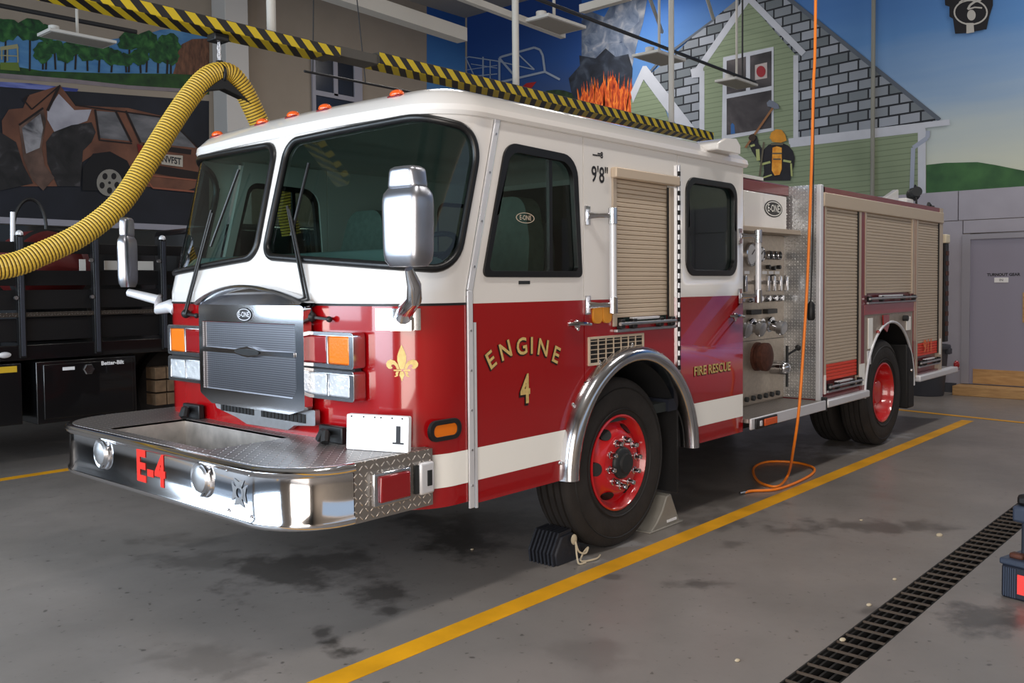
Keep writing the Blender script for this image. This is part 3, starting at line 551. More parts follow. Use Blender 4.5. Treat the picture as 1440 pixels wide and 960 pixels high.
lp('painted_tail_lamp', 7, [[(192, 202), (202, 206), (200, 220), (194, 216)], [(276, 212), (280, 214), (280, 230), (277, 230)]], mat('mural_tail', (110, 20, 20), .8))
lp('painted_number_plate', 8, [[(226, 217), (256, 219), (256, 235), (226, 231)]], mat('mural_plate', (176, 168, 156), .8))
pc = at('y', RY1-.02, 241, 225.5); mb = MB(); put_text(mb, 'NVFST', .15, lambda u, v, w_: (pc.x+u, RY1-.029, pc.z+v-.06*u), bold=.004, sx=.75); mb.build('painted_number', M['ink'], ml, smooth=0)
# blue part of the left wall beside the corner
lp('painted_sky', 1, [[(600, 0), (654, -60), (654, 260), (600, 260)], [(600, 0), (600, -60), (654, -60)]], zgrad('mural_sky_left', [(0, (110, 150, 186)), (.3, (92, 142, 190)), (.62, (62, 118, 178)), (1, (30, 80, 150))], 2, 4.5, 7.4, .3, (.5, 1, 1)))

# column, wall window with muntins
col = MB().box(3.55, 3.98, RY1-.42, RY1, 0, RZ).build('column', M['post'], bevel=.01); col['kind'] = 'structure'
wx0, wx1 = 5.55, 6.55
wd = thing('window_1', (6.1, RY1, 4.6), None, None); wd['kind'] = 'structure'
zb, zt = 4.0, 6.0
MB().box(wx0, wx1, RY1-.03, RY1, zb, zt).build('window_pane', mat('dark_window_glass', (20, 24, 32), .2), wd, smooth=0)
f = MB(); f.box(wx0-.02, wx0+.05, RY1-.06, RY1-.02, zb, zt); f.box(wx1-.05, wx1+.14, RY1-.06, RY1-.02, zb, zt)
f.box(wx0, wx1, RY1-.055, RY1-.02, 5.15, 5.24); f.box(6.02, 6.11, RY1-.055, RY1-.02, 5.2, zt); f.build('window_frame', M['frame_g'], wd, smooth=0)
for z in (4.3, 4.6, 4.9, 5.2): MB().box(6.75, 8.2, RY1-.02, RY1, z, z+.02).build('trim_2', M['wall_t'], wall_left, smooth=0)

# ------------------------------------------------------------------ FIRE ENGINE
ENG = thing('fire_engine', (1.9, 1.22, 0), 'red and white fire engine with black striped hose rail above and diamond plate bumper', 'fire engine')
RC = .30; SL = .105; TH0 = math.atan(SL); LF = 1.22-RC*(1-math.sin(TH0)); ARC = RC*(PI/2-TH0)
def xfront(z):
    t = max(0, z-1.60); return -1.80 + .25*t
def S(a, z, n=0):
    """cab shell: a = arc length from the front centre (positive to the driver's side), z height, n outward"""
    xf = xfront(z); s = 1 if a >= 0 else -1; A = abs(a)
    if A <= LF: x = xf + .5*SL*A*A/LF; y = A; nx, ny = -1, SL*A/LF
    else:
        cx = xf + .5*SL*LF + RC*math.cos(TH0)
        if A <= LF+ARC:
            th = TH0+(A-LF)/RC; x = cx-RC*math.cos(th); y = 1.22-RC+RC*math.sin(th); nx, ny = -math.cos(th), math.sin(th)
        else: x = cx+(A-LF-ARC); y = 1.22; nx, ny = 0, 1
    L = math.hypot(nx, ny); x += nx/L*n; y += ny/L*n
    return Vector((x, 1.22-s*y, z))
def side_a(x, z): return LF+ARC + x - (xfront(z)+.5*SL*LF+RC*math.cos(TH0))
ASEAM = side_a(-1.37, 1.5)
def xseam(z): return S(ASEAM, z).x
BELT = 1.535; TOP = 2.495; BOT = .52; S0, S1 = .637, .803
# windshield outlines in (a, z)
def ws(sgn):
    p = rpoly([(.045, 1.795), (1.375, 1.70), (1.388, 2.29), (1.31, 2.41), (1.05, 2.462), (.06, 2.44)], [.09, .13, .25, .25, .6, .10], 8)
    return [(sgn*a, z) for a, z in p]
WSD, WSP = ws(1), ws(-1)
def shell(name, z0, z1, da, dz, mt, holes=()):
    mb = MB(); na = int(2*ASEAM/da)+1; nz = max(1, int(round((z1-z0)/dz)))
    for j in range(nz+1):
        for i in range(na+1): mb.v.append(S(-ASEAM+2*ASEAM*i/na, z0+(z1-z0)*j/nz))
    for j in range(nz):
        for i in range(na):
            a = -ASEAM+2*ASEAM*(i+.5)/na; z = z0+(z1-z0)*(j+.5)/nz
            if any(pip((a, z), h) for h in holes): continue
            k = j*(na+1)+i; mb.f.append((k, k+1, k+na+2, k+na+1)); mb.m.append(0)
    return mb.build(name, mt, ENG, smooth=60)
sh_red = shell('cab_front_lower', BOT+.02, BELT, .03, .2, M['red'])
sh_white = shell('cab_front_upper', BELT, TOP, .011, .011, M['white'], (WSD, WSP))
def surf_strip(mb, a0, a1, z0, z1, n=.0015, k=24, mi=0):
    vs = []
    for i in range(k+1):
        a = a0+(a1-a0)*i/k; vs += [S(a, z0, n), S(a, z1, n)]
    mb.add(vs, [(2*i, 2*i+2, 2*i+3, 2*i+1) for i in range(k)], mi)
mb = MB(); surf_strip(mb, ASEAM, 1.0, S0, S1); mb.build('side_stripe', M['stripe'], ENG)
mb = MB(); surf_strip(mb, -ASEAM, -1.0, S0, S1); mb.build('side_stripe', M['stripe'], ENG)
mb = MB(); surf_strip(mb, -ASEAM, ASEAM, BELT-.006, BELT+.006, .003, 60); mb.build('belt_moulding', M['black'], ENG)
# windshield glass + gaskets
for sgn, poly in ((1, WSD), (-1, WSP)):
    mb = MB(); na, nz = 60, 34; idx = {}
    for j in range(nz+1):
        for i in range(na+1):
            a = sgn*(.03+1.37*i/na); z = 1.69+.77*j/nz; idx[i, j] = len(mb.v); mb.v.append(S(a, z, -.006))
    for j in range(nz):
        for i in range(na):
            a = sgn*(.03+1.37*(i+.5)/na); z = 1.69+.77*(j+.5)/nz
            if pip((a*.985+sgn*.005, z), poly) or pip((a, z), poly): mb.f.append((idx[i, j], idx[i+1, j], idx[i+1, j+1], idx[i, j+1])); mb.m.append(0)
    mb.v = [v for v in mb.v]; g = mb.build('windshield', M['glass'], ENG, smooth=60)
    dense = []
    for i in range(len(poly)):
        a, b = poly[i], poly[(i+1) % len(poly)]; m = max(1, int(math.hypot(b[0]-a[0], b[1]-a[1])/.03))
        dense += [(a[0]+(b[0]-a[0])*t/m, a[1]+(b[1]-a[1])*t/m) for t in range(m)]
    MB().tube([S(a, z, .004) for a, z in dense], .021, 8, closed=True).build('window_gasket', M['gasket'], g, smooth=60)

# roof
def roof_loop(n, z, xr):
    zz = 2.49; cxs = S(LF+ARC, zz).x; pts = []
    for i in range(61):
        a = LF+ARC - i*(2*(LF+ARC))/60; p = S(a, zz, n); pts.append((p.x, p.y, z))
    return [(xr, -n, z)]+pts+[(xr, YW+n, z)]
def roof_part():
    mb = MB(); prof = [(-.03, 2.47, 1.57), (.022, 2.475, 1.575), (.03, 2.495, 1.58), (.024, 2.525, 1.575), (-.04, 2.585, 1.50), (-.12, 2.625, 1.42), (-.25, 2.645, 1.30)]
    k = None; L = None
    for n, z, xr in prof:
        lp_ = roof_loop(n, z, xr); 
        if k is not None: mb.f += [(k+i, k+(i+1) % L, k+L+(i+1) % L, k+L+i) for i in range(L)]; mb.m += [0]*L; k += L
        else: k = 0; L = len(lp_)
        mb.v += [Vector(p) for p in lp_]
    mb.f.append(tuple(range(k, k+L))); mb.m.append(0)
    return mb
roof = roof_part().build('cab_roof', M['white'], ENG, smooth=32)
for y in (.40, .97, 1.27, 1.60, 2.20):
    zz = 2.605; a = 1.22-y; p = S(a, 2.49, -.10); r0 = MB(); r0.obox((p.x, p.y, zz-.005), (.07, .10, .026)); b = r0.build('marker_lamp_base', M['maroon'], roof, bevel=.01)
    MB().sphere((p.x-.006, p.y, zz+.012), .036, (.9, 1.3, .7), 14).build('marker_lamp', M['amber2'], roof)
# white light bracket at the roof's rear corner
MB().plate([[(1.0, 2.54), (1.33, 2.54), (1.33, 2.60), (1.27, 2.645), (1.09, 2.625), (1.0, 2.585)]], lambda u, v, w_: (u, .12-w_, v), -.22).build('roof_light_pod', M['white'], ENG, bevel=.01)

# cab sides --------------------------------------------------------
AC, AZ, AR = .09, .52, .655                                            # front wheel arch
def arch_pts(x0, x1, n=14, c=AC, z=AZ, r=AR):
    t0 = math.acos(max(-1, min(1, (x0-c)/r))); t1 = math.acos(max(-1, min(1, (x1-c)/r)))
    return [(c+r*math.cos(t0+(t1-t0)*i/n), z+r*math.sin(t0+(t1-t0)*i/n)) for i in range(n+1)]
XD = -.395; XM = .635; XR = 1.555
door_poly = [(xseam(BOT)+.052, BOT), (-.565, BOT)]+arch_pts(-.565, XD-.004)+[(XD-.004, TOP)]+[(xseam(z)+.052, z) for z in (TOP, 2.2, 1.9, 1.60, 1.3)]
mid_poly = arch_pts(XD+.004, XM-.004, 20)+[(XM-.004, TOP), (XD+.004, TOP)]
rear_poly = arch_pts(XM+.004, .742, 6)+[(.745, BOT), (XR, BOT), (XR, TOP), (XM+.004, TOP)]
win_front = rpoly([(-1.245, 1.675), (-.43, 1.675), (-.475, 2.345), (-1.06, 2.36)], [.03, .03, .13, .10], 6)
win_rear = rrect(.745, 1.437, 1.687, 2.335, .10, 6)
shut_hole = [(-.085, 1.385), (.555, 1.385), (.555, 2.275), (-.085, 2.275)]
def cab_panel(name, poly, fm, hole, par=ENG):
    mb = MB(); th = .035
    for lo, hi, mi in ((-9, S0, 0), (S0, S1, 2), (S1, BELT, 0)):
        q = clip(poly, lo, hi)
        if not q: continue
        if hole and hole[0][1] < BELT and mi == 0 and hi == BELT:
            # cut the lower part of the shutter opening out of the red panel
            h0 = -.085; h1 = .555; hz = hole[0][1]
            tops = [p for p in q]; 
            left = []; q2 = []
            for i, p in enumerate(q):
                q2.append(p)
                nx = q[(i+1) % len(q)]
                if abs(p[1]-BELT) < 1e-6 and abs(nx[1]-BELT) < 1e-6:
                    q2 += [(h1, BELT), (h1, hz), (h0, hz), (h0, BELT)] if p[0] > nx[0] else [(h0, BELT), (h0, hz), (h1, hz), (h1, BELT)]
            q = q2
        mb.plate([q], fm, th, mi)
    q = clip(poly, BELT, 9); h = None
    if hole: h = clip(hole, BELT, 9)
    if hole and hole[0][1] < BELT:
        q2 = []
        for i, p in enumerate(q):
            q2.append(p); nx = q[(i+1) % len(q)]
            if abs(p[1]-BELT) < 1e-6 and abs(nx[1]-BELT) < 1e-6:
                h0, h1, hz = -.085, .555, 2.275
                q2 += [(h1, BELT), (h1, hz), (h0, hz), (h0, BELT)] if p[0] > nx[0] else [(h0, BELT), (h0, hz), (h1, hz), (h1, BELT)]
        mb.plate([q2], fm, th, 1)
    else: mb.plate([q, h] if h else [q], fm, th, 1)
    return mb.build(name, [M['red'], M['white'], M['stripe']], par, smooth=30)
def win(parent, poly, fm, divx=None, zlo=1.68, zhi=2.34, wdt=.034):
    c = Vector((sum(p[0] for p in poly)/len(poly), sum(p[1] for p in poly)/len(poly)))
    def ins(d): return [tuple(Vector(p)+(c-Vector(p)).normalized()*d*1.15) for p in poly]
    outer = [tuple(Vector(p)-(c-Vector(p)).normalized()*.012) for p in poly]
    mb = MB(); mb.plate([outer, ins(wdt)], lambda u, v, w_: fm(u, v, w_+.012), .03)
    f = mb.build('window_frame', M['gasket'], parent, bevel=.004)
    MB().plate([poly], lambda u, v, w_: fm(u, v, w_-.02), .004).build('window_pane', M['glass_d'], parent, smooth=0)
    if divx: MB().plate([[(divx, zlo), (divx+.028, zlo), (divx+.028, zhi), (divx, zhi)]], lambda u, v, w_: fm(u, v, w_-.005), .02).build('window_divider', M['gasket'], parent)
for fm, drv in ((side, True), (pside, False)):
    d = cab_panel('cab_door', door_poly, fm, win_front); win(d, win_front, fm, -.70)
    md = cab_panel('cab_side_panel', mid_poly, fm, shut_hole if drv else None)
    rd = cab_panel('cab_door', rear_poly, fm, win_rear); win(rd, win_rear, fm)
    # front seam: aluminium strip with its screws
    ysg = -1 if drv else 1; y0 = 0 if drv else YW
    pts = [(xseam(z)+.018, y0+ysg*.008, z) for z in (.505, 1.0, 1.50, 1.60, 2.0, 2.49)]
    mb = MB()
    for i in range(len(pts)-1): mb.bar(pts[i], pts[i+1], .036, .012, (0, 1, 0))
    seam = mb.build('door_seam_strip', M['alu_l'], ENG, bevel=.003)
    mb = MB(); mb.bar((-1.318, y0+ysg*.008, .50), (-1.318, y0+ysg*.008, 1.44), .012, .012, (0, 1, 0)); mb.build('door_hinge', M['alu_l'], ENG)
    for z in (.62, .8, 1.0, 1.2, 1.4, 1.72, 1.95, 2.2, 2.4): MB().cyl((xseam(z)+.018, y0+ysg*.012, z), (xseam(z)+.018, y0+ysg*.018, z), .006, 8).build('screw', M['alu'], seam)
    # rear door piano hinge
    mb = MB(); mb.box(XM-.022, XM+.004, min(y0, y0+ysg*.012), max(y0, y0+ysg*.012), .96, 2.405)
    hg = mb.build('piano_hinge', M['chrome_s'], ENG)
    mb = MB(); mb.cyl((XM-.004, y0+ysg*.014, .96), (XM-.004, y0+ysg*.014, 2.405), .009, 8); mb.build('hinge_barrel', M['alu'], hg)
    for k_ in range(22): MB().box(XM-.018, XM+.001, min(y0+ysg*.013, y0+ysg*.024), max(y0+ysg*.013, y0+ysg*.024), .99+.064*k_, 1.02+.064*k_).build('hinge_knuckle', M['black'], hg, smooth=0)
    if drv: DRV_DOOR, DRV_MID, DRV_REAR = d, md, rd
    # fender ring
    def ring(r0, prof, a0=0, a1=PI, n=40):
        mb = MB(); L = len(prof)
        for i in range(n+1):
            t = a0+(a1-a0)*i/n
            for r, yy in prof: mb.v.append(Vector((AC+r*math.cos(t), y0-ysg*yy*-1, AZ+r*math.sin(t))))
        for i in range(n):
            for j in range(L-1): mb.f.append((i*L+j, i*L+j+1, (i+1)*L+j+1, (i+1)*L+j)); mb.m.append(0)
        mb.f.append(tuple(range(L))); mb.f.append(tuple(n*L+j for j in range(L))); mb.m += [0, 0]
        return mb
    fd = ring(0, [(.628, -.03), (.628, .055), (.64, .078), (.665, .088), (.695, .078), (.718, .045), (.724, .0), (.724, -.01)]).build('fender', M['chrome_s'], ENG, smooth=50)
    mb = ring(0, [(.635, .0), (.62, -.10), (.60, -.30), (.60, -.60)]); mb.build('wheel_well', M['dark'], ENG)
    for t in (8, 35, 62, 90, 118, 145, 172):
        r = .733; q = math.radians(t); MB().sphere((AC+r*math.cos(q), y0+ysg*.004, AZ+r*math.sin(q)), .011, n=8).build('fender_bolt', M['chrome'], fd)
    mb = MB(); mb.box(.655, .675, min(y0-ysg*.02, y0-ysg*.52), max(y0-ysg*.02, y0-ysg*.52), .22, .84); mb.build('mud_flap', M['rubber'], ENG)
    mb = MB(); mb.box(.55, .66, min(y0-ysg*.02, y0-ysg*.40), max(y0-ysg*.02, y0-ysg*.40), .78, .86); mb.build('step_bracket', M['case'], ENG)
# lettering and marks on the driver's side
off = .0025
def on_side(x0, z0, w0=off): return lambda u, v, w_: (x0+u, -w0-w_, z0+v)
mb = MB()
for ch, px_, py_, dg in zip('ENGINE', (690, 710.6, 733.4, 747.2, 763, 781), (507, 493.5, 488, 486.8, 489.6, 499.5), (30, 18, 7, -1, -12, -22)):
    p_ = at('y', 0, px_, py_); f = on_side(p_.x, p_.z); t = math.radians(dg)
    put_text(mb, ch, .128, f, bold=.006, mi=1, rot=t, w=0, off=(-.004, -.004)); put_text(mb, ch, .128, f, bold=.002, mi=0, rot=t, w=.0015)
mb.build('lettering', [M['gold'], M['outline']], DRV_DOOR, smooth=0, recalc=False)
mb = MB(); f = on_side(-.925, 1.06)
put_text(mb, '4', .215, f, bold=.011, mi=1, sx=.72, off=(-.007, -.008)); put_text(mb, '4', .215, f, bold=.006, mi=0, sx=.72, w=.0015)
mb.build('number_four', [M['gold'], M['outline']], DRV_DOOR, smooth=0, recalc=False)
mb = MB(); put_text(mb, 'FIRE RESCUE', .088, on_side(1.10, 1.022), bold=.0035, mi=1, sx=1.06, off=(-.003, -.003)); put_text(mb, 'FIRE RESCUE', .088, on_side(1.10, 1.022), bold=.0015, sx=1.06, w=.0015)
mb.build('lettering', [M['gold'], M['outline']], DRV_REAR, smooth=0, recalc=False)
mb = MB(); put_text(mb, "9'8\"", .13, on_side(-.235, 2.265), bold=.002, sx=.85); mb.build('height_mark', M['ink'], DRV_MID, smooth=0, recalc=False); mb = MB(); put_text(mb, '---=8', .05, on_side(-.255, 2.385), bold=.002); mb.build('height_mark', M['ink'], DRV_MID, smooth=0, recalc=False)
def logo(parent, fm, rx, rz, size, c1, c2, name='maker_plate'):
    mb = MB()
    if name != 'window_decal': mb.plate([[(rx*a, rz*b) for a, b in circ(28)]], lambda u, v, w_: fm(u, v, .0), 0, 0)
    mb.plate([[(rx*.9*a, rz*.86*b) for a, b in circ(28)], [(rx*.82*a, rz*.76*b) for a, b in circ(28)]], lambda u, v, w_: fm(u, v, .0015), 0, 1)
    put_text(mb, 'E-ONE', size, lambda u, v, w_: fm(u, v, .0025), bold=size*.012, mi=1, sx=.92); return mb.build(name, [c1, c2], parent, smooth=0, recalc=False)
logo(DRV_DOOR, lambda u, v, w_: (-.90+u, .010-w_, 1.985+v), .085, .033, .036, M['black'], M['tan'], 'window_decal')
# door handles, side marker, reflectors
def handle(parent, x, z):
    mb = MB(); mb.tube([(x-.08, -.004, z), (x-.03, -.03, z+.004), (x+.05, -.034, z), (x+.10, -.03, z-.006)], [.010, .014, .012, .010], 8); mb.sphere((x-.02, -.02, z), .026, (1.2, .7, 1), 10); mb.sphere((x+.01, -.006, z-.028), .013, (1, .5, 1), 8)
    mb.build('door_handle', M['chrome'], parent)
handle(DRV_DOOR, -.47, 1.40); handle(DRV_REAR, 1.42, 1.385)
mb = MB(); mb.plate([rrect(-1.635, -1.43, .885, .965, .038, 6)], side, 0); sm = None
p = lambda u, v, w_: (u, -w_-.016, v)
sm = MB().plate([rrect(-1.640, -1.425, .873, .975, .048, 6), rrect(-1.612, -1.452, .894, .952, .026, 6)], p, .02).build('side_marker_housing', M['rubber'], ENG, bevel=.004)
MB().plate([rrect(-1.614, -1.45, .892, .954, .026, 6)], lambda u, v, w_: (u, -w_-.010, v), .012).build('side_marker_lens', M['amber'], sm, bevel=.003)
rf = MB().plate([rrect(-.32, -.23, 1.395, 1.50, .035, 5)], lambda u, v, w_: (u, -w_-.014, v), .014).build('reflector', M['reflector'], ENG, bevel=.003)
MB().plate([rrect(-.225, -.135, 1.395, 1.50, .035, 5)], lambda u, v, w_: (u, -w_-.014, v), .014).build('reflector', M['reflector'], ENG, bevel=.003)
# small loose label under the driver's window
MB().box(-.97, -.88, -.004, 0, 1.63, 1.648).build('small_label', M['hub'], DRV_DOOR, smooth=0)
# grab rails
def grab(x, z0, z1, xb, name='grab_rail'):
    g = MB().cyl((x, -.10, z0), (x, -.10, z1), .021, 14).build(name, M['alu_l'], ENG)
    for z in (z0+.03, z1-.03):
        m2 = MB(); m2.tube([(xb, -.01, z), (xb+(x-xb)*.45, -.05, z), (x, -.10, z)], [.022, .014, .016], 10); m2.cyl((x, -.10, z-.05), (x, -.10, z+.045), .027, 14); m2.box(xb-.022, xb+.022, -.012, 0, z-.055, z+.055)
        m2.build('rail_bracket', M['chrome_s'], g, bevel=.002)
grab(-.245, 1.475, 2.055, -.365); grab(1.60, 1.50, 2.0, 1.50)
# cab locker shutter
def shutter(x0, x1, z0, z1, n, mt, y=.008, fm=side, red=None, parent=ENG, bottom=True):
    r = MB().plate([[(x0-.03, z0-.0), (x1+.03, z0-.0), (x1+.03, z1+.02), (x0-.03, z1+.02)]], lambda u, v, w_: fm(u, v, w_-y-.016), .01).build('roller_shutter', M['tan_d'], parent, smooth=0)
    h = (z1-z0)/n; proto = None
    for i in range(n):
        if proto is None or (red and i == red):
            zc = 0; mb = MB(); mb.plate([[(x0, z0+.0015), (x1, z0+.0015), (x1, z0+h-.0015), (x0, z0+h-.0015)]], lambda u, v, w_: fm(u, v, w_-y), .012)
            m_ = M['orange_red'] if (red and i < red) else mt
            o = mb.build('slat', m_, r, smooth=0, bevel=.0035, label='orange-red slat' if (red and i < red) else None, seg=1); proto = o; o.location.z = i*h
        else: o = proto.copy(); COL.objects.link(o); o.location.z = i*h
    return r
sr = shutter(-.072, .515, 1.42, 2.265, 30, M['tan'], .006)
MB().box(-.115, -.075, -.012, .0, 1.37, 2.30).build('shutter_guide', M['tan_d'], ENG, bevel=.003); MB().box(.523, .575, -.012, .0, 1.37, 2.25).build('shutter_guide', M['tan_d'], ENG, bevel=.003)
MB().box(.505, .522, -.006, .0, 1.40, 2.25).build('shutter_seal', M['gasket'], ENG, smooth=0)
MB().box(-.125, .60, -.045, .0, 2.262, 2.325).build('shutter_header', M['tan'], ENG, bevel=.008)
def latch(x0, x1, z0, z1, mi='alu'):
    l = MB().box(x0, x1, -.028, 0, z0, z0+.018).build('latch_bar', M['alu'], ENG, bevel=.003)
    MB().cyl((x0+.02, -.035, z0+.05), (x1-.02, -.035, z0+.05), .011, 10).build('latch_rod', M['alu'], l)
    for x in (x0+.05, x0+(x1-x0)*.27, x0+(x1-x0)*.72, x1-.05): MB().box(x-.022, x+.022, -.04, 0, z0+.02, z1-.012).build('latch_clamp', M['black'], l, bevel=.006)
    MB().box(x0+(x1-x0)*.25, x0+(x1-x0)*.7, -.03, 0, z1-.02, z1-.004).build('lift_bar', M['alu_l'], l, bevel=.003)
latch(-.10, .575, 1.335, 1.425)
# vent behind the fender
vt = MB().plate([[(-.36, 1.15), (.22, 1.15), (.22, 1.318), (-.36, 1.318)], [(-.345, 1.165), (.205, 1.165), (.205, 1.303), (-.345, 1.303)]], lambda u, v, w_: side(u, v, w_+.010), .012).build('vent_grille', M['tan'], ENG, bevel=.002)
MB().box(-.345, .205, -.002, 0, 1.165, 1.303).build('vent_recess', M['black'], vt, smooth=0)
for z in (1.188, 1.215, 1.242, 1.269, 1.292): MB().box(-.345, .205, -.008, -.003, z-.0022, z+.0022).build('vent_slat', M['tan'], vt, smooth=0)
for i in range(1, 7): MB().box(-.345+.0786*i-.0028, -.345+.0786*i+.0028, -.0095, -.003, 1.165, 1.303).build('vent_bar', M['tan'], vt, smooth=0)
# fleur-de-lis on the front corner
def fleur():
    P = []
    P.append([(0, .30), (.022, .235), (.040, .16), (.040, .10), (.026, .03), (.016, -.005), (-.016, -.005), (-.026, .03), (-.040, .10), (-.040, .16), (-.022, .235)])
    lf = [(.022, -.005), (.036, .055), (.062, .098), (.100, .115), (.132, .098), (.146, .062), (.142, .028), (.122, .0), (.098, -.004), (.085, .012), (.098, .032), (.092, .052), (.072, .052), (.056, .030), (.046, -.005)]
    P += [lf, [(-x, y) for x, y in lf]]
    P.append([(-.075, -.012), (.075, -.012), (.075, -.030), (-.075, -.030)])
    P.append([(-.014, -.036), (.014, -.036), (.024, -.085), (.014, -.105), (0, -.16), (-.014, -.105), (-.024, -.085)])
    l2 = [(.026, -.036), (.05, -.036), (.058, -.06), (.052, -.085), (.072, -.098), (.058, -.104), (.036, -.092), (.034, -.06)]
    P += [l2, [(-x, y) for x, y in l2]]
    return P
AF, ZF = 1.112, 1.238
mb = MB()
for q in fleur(): mb.plate([q], lambda u, v, w_: S(AF+u*.54, ZF-.01+v*.385, .0025+w_))
mb.build('fleur_de_lis', M['gold'], sh_red, smooth=0, recalc=False)
# stainless mirror mount plate wrapped round the corner
mb = MB(); surf_strip(mb, .978, 1.205, 1.413, 1.518, .006, 10); mb.build('mirror_mount_plate', M['chrome_s'], ENG)
def mirror(sgn, label=None):
    """mirror on its arm; sgn 1 driver, -1 passenger"""
    Y = lambda y: y if sgn > 0 else YW-y
    bx = S(sgn*1.09, 1.45, 0)
    if sgn > 0: foot = Vector((bx.x-.0, bx.y-.045, 1.465)); mid = Vector((-1.93, Y(-.235), 1.60)); hd = Vector((-1.975, Y(-.252), 1.70))
    else: foot = Vector((-1.60, YW+.0, 1.49)); mid = Vector((-1.66, YW+.14, 1.52)); hd = Vector((-1.775, YW+.31, 1.60))
    a = MB(); a.tube([foot, foot.lerp(mid, .3)+Vector((0, 0, .01)), mid+Vector((.01, .01, -.03)), mid+Vector((0, 0, .03)), hd], [.045, .040, .034, .032, .018] if sgn > 0 else [.05, .045, .04, .034, .026], 12)
    if sgn > 0: a.obox(foot+Vector((0, 0, -.02)), (.10, .12, .06), Matrix.Rotation(-.9, 3, 'Z'))
    arm = a.build('mirror_arm', M['chrome_s'] if sgn > 0 else M['alu_l'], ENG, smooth=50)
    # head: rounded casing, wide axis along (ax), thin axis facing rear
    ang = math.radians(96 if sgn > 0 else 47)
    Rm = Matrix.Rotation(ang if sgn > 0 else ang, 3, 'Z')
    c = hd + Vector((0, 0, .235 if sgn > 0 else .26)); 
    def head(z0, z1, w0, w1, d, name, mt, taper=.0):
        mb = MB(); n = 32; lv = 14; k = 0
        for j in range(lv+1):
            t = j/lv; z = z0+(z1-z0)*t; e = (1-abs(2*t-1)**6)**.5 if 0 < t < 1 else .0
            e = max(e, .7); wd = (w0+(w1-w0)*t)/2*(.72+.28*e if 0 < t < 1 else .8); dp = d/2*(.6+.4*e if 0 < t < 1 else .66)
            for ci, si in circ(n):
                ex = math.copysign(abs(ci)**.45, ci)*wd; ey = math.copysign(abs(si)**.6, si)*dp
                mb.v.append(c+Vector((0, 0, z))+Rm @ Vector((ex, ey, 0)))
        for j in range(lv):
            for i in range(n): mb.f.append((j*n+i, j*n+(i+1) % n, (j+1)*n+(i+1) % n, (j+1)*n+i)); mb.m.append(0)
        mb.f.append(tuple(range(n))[::-1]); mb.f.append(tuple(lv*n+i for i in range(n))); mb.m += [0, 0]
        return mb.build(name, mt, arm, smooth=50)
    W_ = .225 if sgn > 0 else .24; D_ = .15 if sgn > 0 else .085
    head(-.225, .11, W_*.93, W_, D_, 'mirror_housing', M['mirror_shell']); head(.10, .20 if sgn > 0 else .235, W_*.78, W_*.64, D_*.75, 'mirror_cap', M['mirror_shell'])
mirror(1); mirror(-1)
# wipers
def wiper(ap, zp, tip_a, tip_z, b0, b1, sgn):
    P = S(ap, zp, .03)
    m1 = MB(); m1.sphere(P, .028, n=10); m1.tube([S(ap-.015, zp, .035), S(tip_a-.012, tip_z, .06)], .008, 8); m1.tube([S(ap+.02, zp-.0, .04), S(tip_a+.012, tip_z-.02, .06)], .007, 8)
    m1.bar(S(ap, zp, .02), S(ap+sgn*.13, zp-.01, .02), .03, .012); m1.sphere(S(ap+sgn*.13, zp-.01, .025), .016, n=8)
    arm = m1.build('wiper_arm', M['black'], ENG, smooth=50)
    MB().tube([S(b0[0]+(b1[0]-b0[0])*t/8, b0[1]+(b1[1]-b0[1])*t/8, .035) for t in range(9)], .009, 8).build('wiper_blade', M['gasket'], arm)
wiper(.545, 1.472, .26, 2.06, (.30, 1.90), (.33, 2.29), 1)
wiper(-.735, 1.470, -.54, 2.09, (-.515, 1.87), (-.365, 2.32), 1)

# grille, brow and front lights
GX = -1.86
gr = MB().plate([rpoly([(1.685, 1.53), (1.685, 1.02), (1.56, .965), (.80, .965), (.665, 1.0), (.665, 1.53)], .02, 3), [(1.645, 1.435), (1.645, 1.05), (.77, 1.05), (.735, 1.10), (.735, 1.435)]], lambda u, v, w_: (GX-w_-.01, u, v), .05).build('grille', M['chrome'], ENG, bevel=.006)
MB().box(GX+.005, GX+.012, .74, 1.64, 1.05, 1.43).build('grille_mesh', M['grille_mesh'], gr, smooth=0)
MB().plate([rpoly([(1.66, 1.29), (1.30, 1.285), (1.17, 1.305), (1.04, 1.285), (.74, 1.29), (.74, 1.262), (1.04, 1.262), (1.17, 1.245), (1.30, 1.262), (1.66, 1.262)], .005, 2)], lambda u, v, w_: (GX-w_-.018, u, v), .03).build('grille_bar', M['chrome'], gr, bevel=.004)
MB().plate([[(1.17+.12*a, 1.275+.017*b) for a, b in circ(24)]], lambda u, v, w_: (GX-w_-.024, u, v), .01).build('grille_badge', M['black'], gr)
lg = logo(gr, lambda u, v, w_: (GX-.014-w_, 1.20-u, 1.478+v), .075, .038, .040, M['black'], M['alu_l'])
mb = MB(); mb.plate([[(1.20+.088*a, 1.478+.047*b) for a, b in circ(28)]], lambda u, v, w_: (GX-w_-.0115, u, v), .004); mb.build('maker_plate_rim', M['chrome'], gr)
brow = MB()
for i in range(25):
    t = i/24; y = 1.70-1.04*t; z = 1.532+.095*math.sin(PI*t)**.8
    for dx, dz in ((.06, .012), (-.02, .014), (-.035, .004), (-.02, -.006), (.06, -.008)): brow.v.append(Vector((GX+dx-(.035*math.sin(PI*t)), y, z+dz)))
for i in range(24):
    for j in range(5): brow.f.append((i*5+j, i*5+(j+1) % 5, (i+1)*5+(j+1) % 5, (i+1)*5+j)); brow.m.append(0)
bw_ = brow.build('grille_brow', M['chrome_s'], ENG, smooth=50)
